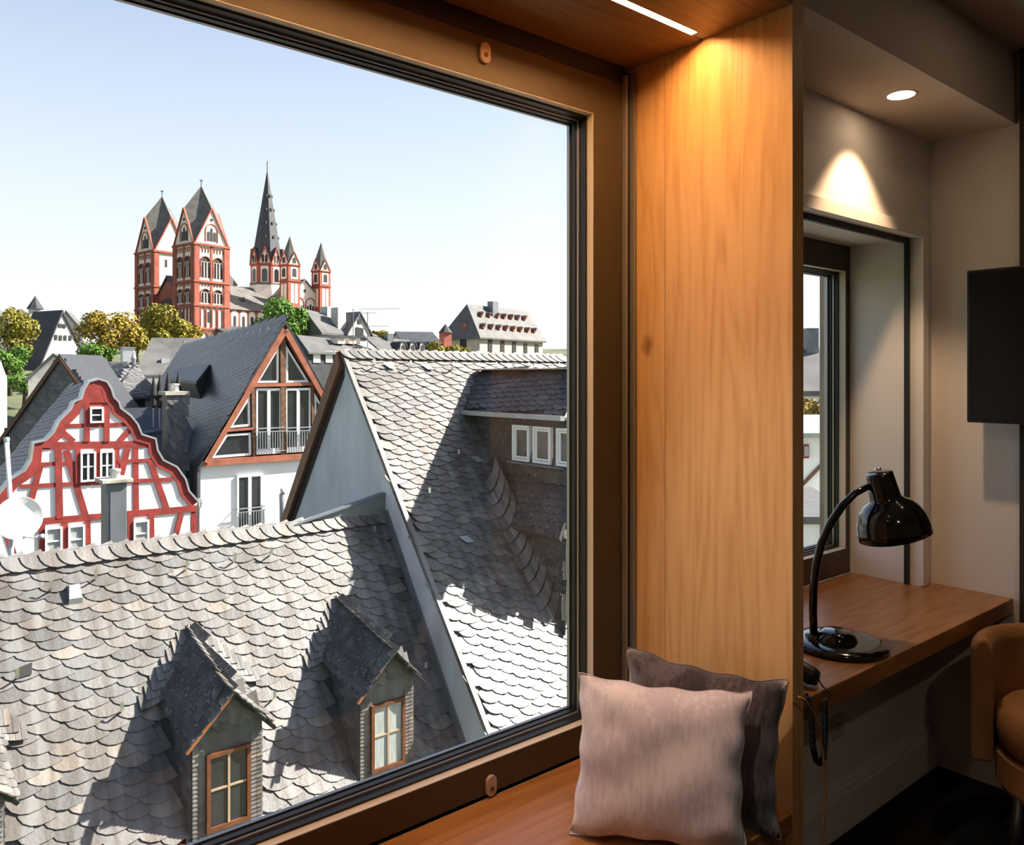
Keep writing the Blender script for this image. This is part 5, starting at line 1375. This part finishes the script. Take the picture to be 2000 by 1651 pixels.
# stone gable
h = far('stone_house', 'grey stone gabled house among the trees left of the cathedral hill'.replace('left of', 'below'), 'house', 110, 120)
A, Lf, Rt, nn, p0 = gab(h, [(121, 612), (76, 722), (173, 712)], 120, (.40, -.92), 7, M['stone_pale'], M['roof_far_dark'], terr(60, 100) - 3, th=.5, over=.5)
wn_on(h, [(109, 659), (118, 660), (127, 660), (137, 660), (112, 696), (120, 697), (131, 698), (140, 698)], p0, nn, .42, .75)
wn_on(h, [(117, 636), (125, 637)], p0, nn, .5, .6)
h = far('slate_house', 'slate roofed house peeping out behind the grey stone gable', 'house', 145, 135)
gab(h, [(128, 611), (118, 650), (162, 652)], 145, (-.3, -.95), 9, M['stone_pale'], M['roof_far'], 0, th=.5)
p = at(69, 600, 150)
h = thing('church_turret', 'small dark pointed turret above the olive trees', 'turret', (p.x, p.y, 4))
world_parent(MB().box((p.x - 1, p.y - 1, 3), (p.x + 1, p.y + 1, at(69, 603, 150).z)).build('shaft', M['stone_pale']), h)
world_parent(MB().lathe([(1.5, 0), (.9, 1.0), (0, 2.6)], 8, (p.x, p.y, at(69, 604, 150).z)).build('cap', M['roof_far_dark']), h)
# red eaved house far left, behind tree
h = far('slate_house', 'slate roofed house half hidden by the olive tree', 'house', -10, 120)
gab(h, [(-20, 604), (-60, 640), (14, 640)], 118, (-.3, -.95), 8, M['ch_white'], M['roof_far'], -4, th=.4)
# hip roofed house with small stone walls and two windows
h = far('hip_roof_house', 'small stone house with hipped slate roof behind the red timbered gable', 'house', 245, 55)
f = 55; nrm = V((.30, -.95, 0)).normalized(); p0 = at(258, 773, f)
fl, fr = onP(217, 774, p0, nrm), onP(297, 774, p0, nrm); zb = -11
bk = -nrm * 7.5
world_parent(MB().prism([V((fl.x, fl.y, zb)), V((fr.x, fr.y, zb)), fr, fl], bk).build('wall', M['stone']), h)
ra = at(261, 713, f + 2.2); rbk = ra + bk * .62 + V((0, 0, 0)); o_ = nrm * .35
ux = (fr - fl).normalized() * .35
c1, c2, c3, c4 = fl + o_ - ux, fr + o_ + ux, fr + bk - o_ + ux, fl + bk - o_ - ux
for pts, m_ in (([c1, c2, ra], 'slate_grey'), ([c2, c3, rbk, ra], 'slate_grey'), ([c4, c1, ra, rbk], 'slate_grey'), ([c3, c4, rbk], 'slate_grey')):
    world_parent(MB().prism(pts, (0, 0, -.2)).build('roof_slope', M[m_]), h)
def tri_slates(par, pts, a, b, m_):
    n = (pts[1] - pts[0]).cross(pts[2] - pts[0]).normalized()
    if n.z < 0: n = -n
    U_ = (pts[1] - pts[0]).normalized(); V_ = n.cross(U_)
    if V_.z < 0: V_ = -V_; U_ = U_
    if U_.cross(V_).dot(n) < 0: U_ = -U_
    slate_field(par, pts[0], U_, V_, [((p - pts[0]).dot(U_), (p - pts[0]).dot(V_)) for p in pts], a, b, math.radians(8), m_, 0, None)
tri_slates(h, [c1, c2, ra], .42, .30, M['slate_grey']); tri_slates(h, [c4, c1, ra, rbk], .42, .30, M['slate_dark'])  # left slope in darker slates: its shade is part of the colour
wn_on(h, [(246, 795), (272, 795)], p0, nrm, .75, 1.6)
world_parent(MB().lathe([(.12, 0), (.2, .5), (.08, .8), (0, 1.1)], 8, ra).build('ridge_finial', M['zinc']), h)
# long low roof behind it
h = far('long_house', 'long low slate roofed house below the golden trees', 'house', 180, 75)
q0, q1, q2, q3 = at(118, 738, 74), at(243, 738, 70), at(232, 706, 78), at(128, 706, 82)
world_parent(MB().prism([q0, q1, q2, q3], (0, 0, -.3)).build('roof_slope', M['roof_far']), h)
world_parent(MB().prism([V((q0.x, q0.y, -9)), V((q1.x, q1.y, -9)), V((q1.x, q1.y, q1.z - .2)), V((q0.x, q0.y, q0.z - .2))], (3, 7, 0)).build('wall', M['ch_white']), h)
h = far('slate_house', 'low slate roofed house beside the slate hung gable', 'house', 80, 62)
gab(h, [(104, 697), (55, 742), (175, 745)], 66, (-.35, -.94), 8, M['stone_pale'], M['roof_far'], -12, th=.3)
# grey roof behind the dark terrace roof
h = far('grey_roof_house', 'house with broad plain grey slate roof below the cathedral', 'house', 330, 92)
q0, q1, q2, q3 = at(262, 733, 88), at(420, 733, 92), at(432, 660, 98), at(296, 660, 96)
world_parent(MB().prism([q0, q1, q2, q3], (0, 0, -.4)).build('roof_slope', M['roof_far']), h)
world_parent(MB().prism([V((q0.x, q0.y, -8)), V((q1.x, q1.y, -8)), V((q1.x, q1.y, q1.z - .3)), V((q0.x, q0.y, q0.z - .3))], (3, 8, 0)).build('wall', M['stone_pale']), h)
for px, py in ((366, 672), (322, 706)):
    n = (q1 - q0).cross(q3 - q0).normalized(); c = onP(px, py, q0, n); n = n if n.z > 0 else -n
    world_parent(MB().box(tuple(c - V((.45, .3, .3))), tuple(c + V((.45, .3, .35)))).build('skylight', M['zinc']), h)
c = at(249, 690, 80); 
ch = thing('chimney', 'square grey chimney in front of the golden trees', 'chimney', (c.x, c.y, -6))
world_parent(MB().box((c.x - .55, c.y - .5, -6), (c.x + .55, c.y + .5, at(249, 681, 80).z)).build('stack', M['zinc']), ch)
world_parent(MB().box((c.x - .65, c.y - .6, at(249, 681, 80).z), (c.x + .65, c.y + .6, at(249, 678, 80).z)).build('cap', M['lead']), ch)

# ---- bishop's residence on the ridge
BE, BN = KE, KN
f = 150; c0 = at(937, HZ, f); c0.z = 0
bh = thing('stone_mansion', 'long rubble stone mansion with steep slate roof and rows of dormers', 'mansion', (c0.x, c0.y, 2))
c1 = hit2(c0, BE, 1060); cL = hit2(c0, BN, 866); Lb = (c1 - c0).length; Db = (cL - c0).length
ze_ = zat(c0, 656); zb = 0
def bp_(a, b, z): q = c0 + BE * a + BN * b; return V((q.x, q.y, z))
world_parent(MB().prism([bp_(0, 0, zb), bp_(Lb, 0, zb), bp_(Lb, Db, zb), bp_(0, Db, zb)], (0, 0, ze_ - zb)).build('wall', M['stone']), bh)
r0 = hit2(bp_(0, Db / 2, 0), BE, 912); ra_ = (r0 - bp_(0, Db/2, 0)).dot(BE); zr_ = zat(r0, 594)
r1 = hit2(bp_(0, Db / 2, 0), BE, 1030); rb_ = (r1 - bp_(0, Db/2, 0)).dot(BE)
ov = .6
C = [bp_(-ov, -ov, ze_ - .3), bp_(Lb + ov, -ov, ze_ - .3), bp_(Lb + ov, Db + ov, ze_ - .3), bp_(-ov, Db + ov, ze_ - .3)]; R0, R1 = bp_(ra_, Db/2, zr_), bp_(rb_, Db/2, zr_)
for pts in ([C[0], C[1], R1, R0], [C[1], C[2], R1], [C[2], C[3], R0, R1], [C[3], C[0], R0]):
    world_parent(MB().prism(pts, (0, 0, -.3)).build('roof_slope', M['roof_far']), bh)
nf = (C[1] - C[0]).cross(R0 - C[0]).normalized()
for row, xs in ((617, (938, 954, 970, 983, 997, 1010, 1023)), (640, (942, 958, 973, 987, 1001, 1015, 1029, 1042))):
    for i, px in enumerate(xs):
        q = onP(px, row + i * 1.2, C[0], nf)
        qo = q - BN * .9
        world_parent(MB().prism([q - BE * .3 - V((0, 0, .1)) - BN * .5, q + BE * .3 - V((0, 0, .1)) - BN * .5, q + BE * .3 + V((0, 0, .5)) - BN * .5, q - BE * .3 + V((0, 0, .5)) - BN * .5], BN * 1.0).build('roof_dormer', M['ch_red']), bh)
        world_parent(MB().prism([q - BE * .5 + V((0, 0, .5)) - BN * .75, q + BE * .5 + V((0, 0, .5)) - BN * .75, q + V((0, 0, .85)) - BN * .75], BN * 1.5).build('dormer_hood', M['roof_far_dark']), bh)
wn_on(bh, [(957, 675), (981, 678), (1004, 680), (1026, 683), (1048, 685)], bp_(0, 0, 0), -BN, 1.2, 2.5)
wn_on(bh, [(905, 673)], bp_(0, 0, 0), -BE, 1.6, 3)
q = onP(968, 620, C[0], nf)
world_parent(MB().prism([q - BE * .9 - V((0, 0, 1)), q + BE * .9 - V((0, 0, 1)), q + BE * .9 + V((0, 0, 3.2)), q - BE * .9 + V((0, 0, 3.2))], BN * 1.4).build('chimney', M['lead']), bh)
wn_on(bh, [(906, 638)], C[0], (-.9, -.25, 0), .8, 1.2, M['ch_red'])

# ---- old manor with chimneys and gable
f = 112; m0 = at(628, HZ, f); m0.z = 0
mn = thing('manor_house', 'grey slate manor with tall chimneys and cross gable beside the green tree', 'house', (m0.x, m0.y, -3))
def mp_(a, b, z): q = m0 + KE * a + KN * b; return V((q.x, q.y, z))
ze_ = zat(m0, 650); zr_ = zat(m0, 600)
mb1 = hit2(m0, KE, 735); Lm = (mb1 - m0).length; Dm = 8.5
world_parent(MB().prism([mp_(0, 0, -4), mp_(Lm, 0, -4), mp_(Lm, Dm, -4), mp_(0, Dm, -4)], (0, 0, ze_ + 4)).build('wall', M['stone_pale']), mn)
for pts in ([mp_(-.3, -.4, ze_), mp_(Lm, -.4, ze_), mp_(Lm * .5, Dm/2, zr_ - .6), mp_(.2, Dm/2, zr_)], [mp_(-.3, Dm + .4, ze_), mp_(-.3, -.4, ze_), mp_(.2, Dm/2, zr_)], [mp_(Lm, -.4, ze_), mp_(Lm, Dm, ze_), mp_(Lm * .5, Dm/2, zr_ - .6)], [mp_(Lm, Dm + .4, ze_), mp_(-.3, Dm + .4, ze_), mp_(.2, Dm/2, zr_), mp_(Lm * .5, Dm/2, zr_ - .6)]):
    world_parent(MB().prism(pts, (0, 0, -.3)).build('roof_slope', M['roof_far']), mn)
for px, yt, w_, b0 in ((645, 599, 1.1, 3.2), (668, 601, 1.5, .6)):
    q = hit2(mp_(0, b0, 0), KE, px); a = (q - m0).dot(KE); zt = zat(q, yt)
    world_parent(MB().prism([mp_(a - w_/2, b0, ze_ - 1), mp_(a + w_/2, b0, ze_ - 1), mp_(a + w_/2, b0 + 1.6, ze_ - 1), mp_(a - w_/2, b0 + 1.6, ze_ - 1)], (0, 0, zt - ze_ + 1)).build('chimney', M['stone_pale']), mn)
qg = hit2(mp_(0, -.6, 0), KE, 702); a = (qg - m0).dot(KE); zg = zat(qg, 612)
world_parent(MB().prism([mp_(a - 2.2, -.6, -4), mp_(a + 2.2, -.6, -4), mp_(a + 2.2, -.6, ze_ + .2), mp_(a, -.6, zg), mp_(a - 2.2, -.6, ze_ + .2)], KN * 4).build('cross_gable', M['stone_pale']), mn)
for s in (-1, 1):
    A, E = mp_(a, -.9, zg), mp_(a + s * 2.5, -.9, ze_ - .2)
    world_parent(MB().prism([A, E, E + V((0, 0, .25)), A + V((0, 0, .25))], KN * 5).build('gable_roof', M['roof_far']), mn)
wn_on(mn, [(697, 647), (702, 648), (707, 649)], mp_(0, -.6, 0), -KN, .45, 1.2)
wn_on(mn, [(702, 628)], mp_(0, -.6, 0), -KN, .7, .7)
# lower wing with three hooded dormers in front
f = 98; l0 = at(603, HZ, f); l0.z = 0
lw_ = thing('slate_house', 'dark slate hung house with three hooded roof dormers below the manor', 'house', (l0.x, l0.y, -4))
def lp_(a, b, z): q = l0 + KE * a + KN * b; return V((q.x, q.y, z))
ll = (hit2(l0, KE, 752) - l0).length; ze_ = zat(l0, 688); zt = zat(l0, 651)
world_parent(MB().prism([lp_(0, 0, -6), lp_(ll, 0, -6), lp_(ll, 6, -6), lp_(0, 6, -6)], (0, 0, ze_ + 6)).build('wall', M['roof_far_dark']), lw_)
RR = [lp_(-.4, -.5, ze_), lp_(ll + .3, -.5, ze_), lp_(ll - 4, 4, zt - .4), lp_(1.2, 4, zt)]
world_parent(MB().prism(RR, (0, 0, -.25)).build('roof_slope', M['roof_far']), lw_)
world_parent(MB().prism([lp_(-.4, 6, ze_), lp_(-.4, -.5, ze_), lp_(1.2, 4, zt)], (0, 0, -.25)).build('roof_slope', M['roof_far_dark']), lw_)  # end slope in a darker copy of the roof slate, shade as colour
nf = (RR[1] - RR[0]).cross(RR[3] - RR[0]).normalized()
for px in (660, 682, 703):
    q = onP(px, 672, RR[0], nf)
    world_parent(MB().prism([q - KE * .6 - KN * .7, q + KE * .6 - KN * .7, q + KE * .6 - KN * .7 + V((0, 0, .8)), q - KE * .6 - KN * .7 + V((0, 0, .8))], KN * 1.5).build('roof_dormer', M['ch_white']), lw_)
    world_parent(MB().prism([q - KE * .8 - KN * 1.0 + V((0, 0, .8)), q + KE * .8 - KN * 1.0 + V((0, 0, .8)), q - KN * 1.0 + V((0, 0, 1.15))], KN * 2.2).build('dormer_hood', M['roof_far_dark']), lw_)
wn_on(lw_, [(618, 697), (642, 697), (660, 697)], lp_(0, 0, 0), -KN, 1.1, 1.5, M['white_paint'])
# long roof with four arched dormers
f = 104; l0 = at(755, HZ, f); l0.z = 0
lr = thing('slate_house', 'pale slate roofed house with four arched dormers', 'house', (l0.x, l0.y, -3))
ll = (hit2(l0, KE, 852) - l0).length; ze_ = zat(l0, 697); zt = zat(l0, 655)
world_parent(MB().prism([lp_(0, 0, -6), lp_(ll, 0, -6), lp_(ll, 6, -6), lp_(0, 6, -6)], (0, 0, ze_ + 6)).build('wall', M['stone_pale']), lr)
RR = [lp_(-.4, -.5, ze_), lp_(ll + .3, -.5, ze_), lp_(ll - 1.5, 4, zt - .2), lp_(-.4, 4, zt)]
world_parent(MB().prism(RR, (0, 0, -.25)).build('roof_slope', M['roof_far']), lr)
nf = (RR[1] - RR[0]).cross(RR[3] - RR[0]).normalized()
for px in (780, 799, 818, 835):
    q = onP(px, 682, RR[0], nf); F = Face(q - KN * .7 - KE * .55, KE, -KN)
    d_ = MB(); F.poly(d_, arch(0, 1.1, -.5, .9), -1.6, 0); world_parent(d_.build('roof_dormer', M['stone_pale']), lr)
    d_ = MB(); F.poly(d_, arch(.25, .85, -.3, .6), 0, .06); world_parent(d_.build('window', M['black_void']), lr)
    d_ = MB(); F.archring(d_, -.05, 1.15, .1, .95, .15, -1.8, .15); world_parent(d_.build('dormer_hood', M['roof_far_dark']), lr)
q = hit2(lp_(0, 3, 0), KE, 763); world_parent(MB().prism([V((q.x - .5, q.y, ze_)), V((q.x + .5, q.y, ze_)), V((q.x + .5, q.y + 1, ze_)), V((q.x - .5, q.y + 1, ze_))], (0, 0, zat(q, 652) - ze_)).build('chimney', M['lead']), lr)
h = far('gabled_house', 'small gabled house between the arched dormers and the stone mansion', 'house', 840, 125)
gab(h, [(843, 652), (826, 674), (862, 675)], 134, KE * .75 - KN * .6, 6, M['stone_pale'], M['roof_far_dark'], 0, th=.3)
p = at(870, 650, 140); h = thing('roof_turret', 'small red lantern turret beside the stone mansion', 'turret', (p.x, p.y, 2))
world_parent(MB().box((p.x - .8, p.y - .8, 2), (p.x + .8, p.y + .8, p.z)).build('lantern', M['ch_red']), h)
world_parent(MB().lathe([(1.3, 0), (.7, .7), (0, 1.6)], 8, (p.x, p.y, p.z)).build('cap', M['roof_far_dark']), h)
# aerials
def aerial(px, yb, yt, f, bars, label):
    p = at(px, yb, f); t = at(px, yt, f)
    a_ = thing('tv_aerial', label, 'aerial', tuple(p))
    world_parent(MB().tube([p, t], .05, 6).build('mast', M['lead']), a_)
    for y, x0, x1 in bars:
        world_parent(MB().tube([at(x0, y, f), at(x1, y - 1, f)], .025, 5).build('boom', M['lead']), a_)
        for k in range(5):
            c = at(x0 + (x1 - x0) * (k + .5) / 5, y - .5, f); world_parent(MB().tube([c - V((.25, .45, 0)), c + V((.25, .45, 0))], .015, 4).build('rod', M['lead']), a_)
aerial(718, 688, 610, 94, [(638, 718, 760)], 'thin roof aerial with one long boom')
aerial(690, 690, 603, 93, [(604, 700, 780), (612, 690, 735)], 'thin roof aerial with two long booms')

# ================================================================== TREES
def tree(label, px, py, rx, ry, f, mat, n, seed, blobs=13, leaf=.34, group=None):
    """crown of leaf sprays on a trunk; px,py,rx,ry where the crown shows, f its distance"""
    rnd = random.Random(seed); c = at(px, py, f); k = f / FPX
    RX, RZ_ = rx * k, ry * k
    gz = terr(c.x, c.y)
    root = thing('tree', label, 'tree', (c.x, c.y, gz), group)
    bl = [(V((0, 0, 0)), .62)]
    for i in range(blobs):
        a = rnd.uniform(0, 2 * math.pi); e = rnd.uniform(-.6, 1.0); r = rnd.uniform(.5, .72)
        bl.append((V((math.cos(a) * math.cos(e) * r, math.sin(a) * math.cos(e) * r, math.sin(e) * r)), rnd.uniform(.26, .42)))
    mb = MB()
    for i in range(n):
        bc, br = rnd.choice(bl)
        d = V((rnd.gauss(0, 1), rnd.gauss(0, 1), rnd.gauss(0.25, 1))).normalized()
        p = bc + d * br * rnd.uniform(.82, 1.08)
        W = V((c.x + p.x * RX, c.y + p.y * RX, c.z + p.z * RZ_))
        nrm = (d + V((rnd.uniform(-.7, .7), rnd.uniform(-.7, .7), rnd.uniform(-.5, .8)))).normalized()
        u = nrm.cross(V((rnd.uniform(-1, 1), rnd.uniform(-1, 1), .3))).normalized(); v_ = nrm.cross(u); s = leaf * rnd.uniform(.5, 1.4) * k / .07
        mb.add([W - u * s * .6, W - v_ * s * .35 + nrm * .08 * s, W + u * s * .6, W + v_ * s * .35 - nrm * .05 * s], [(0, 1, 2, 3)])
    me = bpy.data.meshes.new('foliage'); me.from_pydata(mb.v, [], mb.f); me.materials.append(mat)
    o = bpy.data.objects.new('foliage', me); col.objects.link(o); world_parent(o, root); o['kind'] = 'stuff'
    world_parent(MB().tube([(c.x, c.y, gz - 1), (c.x + .1, c.y, gz + (c.z - gz) * .5), (c.x, c.y, c.z)], [.035 * RX + .25, .03 * RX + .18, .1], 8).build('trunk', M['bark'], smooth=True), root)
    for i in range(5):
        bc, br = bl[1 + i]; e = V((c.x + bc.x * RX, c.y + bc.y * RX, c.z + bc.z * RZ_))
        world_parent(MB().tube([(c.x, c.y, c.z - RZ_ * .6), (e + V((c.x, c.y, c.z))) / 2, e], [.16, .1, .04], 6).build('branch', M['bark'], smooth=True), root)
    return root
tree('tall olive green tree beside the grey stone gable', 22, 655, 50, 68, 98, M['leaf_olive'], 4200, 1)
tree('low dark green tree under the tall olive one', 18, 712, 50, 40, 94, M['leaf_green'], 2600, 11, 12)
tree('dark green hedge tree below the stone gable wall', 48, 748, 44, 26, 84, M['leaf_green'], 2000, 12, 10)
tree('loose golden tree in front of the grey roof below the cathedral', 213, 655, 60, 56, 104, M['leaf_gold'], 5200, 2, 18)
tree('rounded olive tree at the foot of the cathedral towers', 322, 645, 54, 55, 112, M['leaf_olive'], 5600, 3)
tree('small amber tree against the cathedral tower', 368, 655, 26, 26, 118, M['leaf_gold'], 1500, 4)
tree('low olive tree between the golden trees', 268, 665, 26, 34, 106, M['leaf_olive'], 1600, 41)
tree('full fresh green tree below the cathedral crossing', 550, 635, 57, 60, 112, M['leaf_green'], 6000, 5)
tree('small pale tree behind the aerials', 741, 655, 20, 12, 135, M['leaf_olive'], 700, 6, 8)
tree('olive bush below the red lantern turret', 852, 684, 26, 20, 100, M['leaf_olive'], 1500, 7, 9)
tree('olive bush by the wall of the stone mansion', 893, 688, 30, 18, 104, M['leaf_olive'], 1500, 8, 9)
tree('dark green hedge tree beside the grey stone gable', 190, 690, 40, 26, 100, M['leaf_green'], 1600, 9, 9)

# ================================================================== WHAT THE NARROW WINDOW SHOWS
dE, dN = V((.80, -.60, 0)), V((.60, .80, 0))
f = 45; q = at(1588, HZ, f); 
hA = thing('slate_house', 'slate roofed house with broad chimney seen through the narrow window', 'house', (q.x, q.y, -13))
zr, ze = at(1588, 682, f + 4).z, at(1588, 764, f).z
p0, p1 = at(1480, HZ, f), at(1700, HZ, f)
back = V((SY, CY, 0))
def zz_(p, z): return V((p.x, p.y, z))
ridge0, ridge1 = p0 + back * 4, p1 + back * 4
world_parent(MB().prism([zz_(p0, ze), zz_(p1, ze), zz_(ridge1, zr), zz_(ridge0, zr)], (0, 0, -.3)).build('roof_slope', M['roof_far']), hA)
world_parent(MB().prism([zz_(p0 + back * 8, ze), zz_(p1 + back * 8, ze), zz_(ridge1, zr), zz_(ridge0, zr)], (0, 0, -.3)).build('roof_slope', M['roof_far']), hA)
world_parent(MB().prism([zz_(p0 + back * .3, -13), zz_(p1 + back * .3, -13), zz_(p1 + back * .3, ze), zz_(p0 + back * .3, ze)], back * 7.4).build('wall', M['plaster_white']), hA)
c = at(1588, 660, f + 3.6); rt = V((CY, -SY, 0))
world_parent(MB().prism([c - rt * .38 - V((0, 0, 2)), c + rt * .36 - V((0, 0, 2)), zz_(c + rt * .36, at(1588, 641, f + 3.6).z), zz_(c - rt * .38, at(1588, 641, f + 3.6).z)], back * .8).build('chimney', M['lead']), hA)
tree('pale golden tree seen through the narrow window', 1586, 808, 40, 36, 38, M['leaf_gold'], 1800, 21, 12, leaf=.5)
f = 26; n0, n1 = at(1500, HZ, f), at(1680, HZ, f)
hB = thing('timbered_house', 'white rendered house with brown brace seen through the narrow window', 'house', (n0.x, n0.y, -13))
zt = at(1588, 848, f).z
world_parent(MB().prism([zz_(n0, -13), zz_(n1, -13), zz_(n1, zt), zz_(n0, zt)], back * 5).build('wall', M['plaster_white']), hB)
world_parent(MB().prism([zz_(n0 - back * .3, zt - .1), zz_(n1 - back * .3, zt - .1), zz_(n1 + back * 3, zt + .35), zz_(n0 + back * 3, zt + .35)], (0, 0, .15)).build('roof_slope', M['zinc']), hB)
world_parent(MB().bar(at(1608, 905, f - .05), at(1566, 948, f - .05), .10, .08, (SY, CY, 0)).build('brace', M['brown_beam']), hB)
for a, b in (((1568, 868), (1579, 895)),):
    x0, x1 = at(a[0], a[1], f - .05), at(b[0], b[1], f - .05)
    world_parent(MB().prism([x0, V((x1.x, x1.y, x0.z)), x1, V((x0.x, x0.y, x1.z))], back * -.05).build('window_frame', M['red_beam']), hB)
    cc_ = (x0 + x1) / 2
    world_parent(MB().prism([x0.lerp(cc_, .3), V((x1.x, x1.y, x0.z)).lerp(cc_, .3), x1.lerp(cc_, .3), V((x0.x, x0.y, x1.z)).lerp(cc_, .3)], back * -.08).build('pane', M['pane_curtain']), hB)
f = 21; n0, n1 = at(1500, HZ, f), at(1680, HZ, f)
hC = thing('annex', 'low annex with grey slate lean-to roof seen through the narrow window', 'annex', (n0.x, n0.y, -13))
z0, z1 = at(1588, 1010, f).z, at(1588, 950, f + 3.5).z
world_parent(MB().prism([zz_(n0, z0), zz_(n1, z0), zz_(n1 + back * 3.5, z1), zz_(n0 + back * 3.5, z1)], (0, 0, -.2)).build('roof_slope', M['slate_grey']), hC)
world_parent(MB().prism([zz_(n0 + back * .2, -13), zz_(n1 + back * .2, -13), zz_(n1 + back * .2, z0), zz_(n0 + back * .2, z0)], back * 3.2).build('wall', M['plaster_white']), hC)
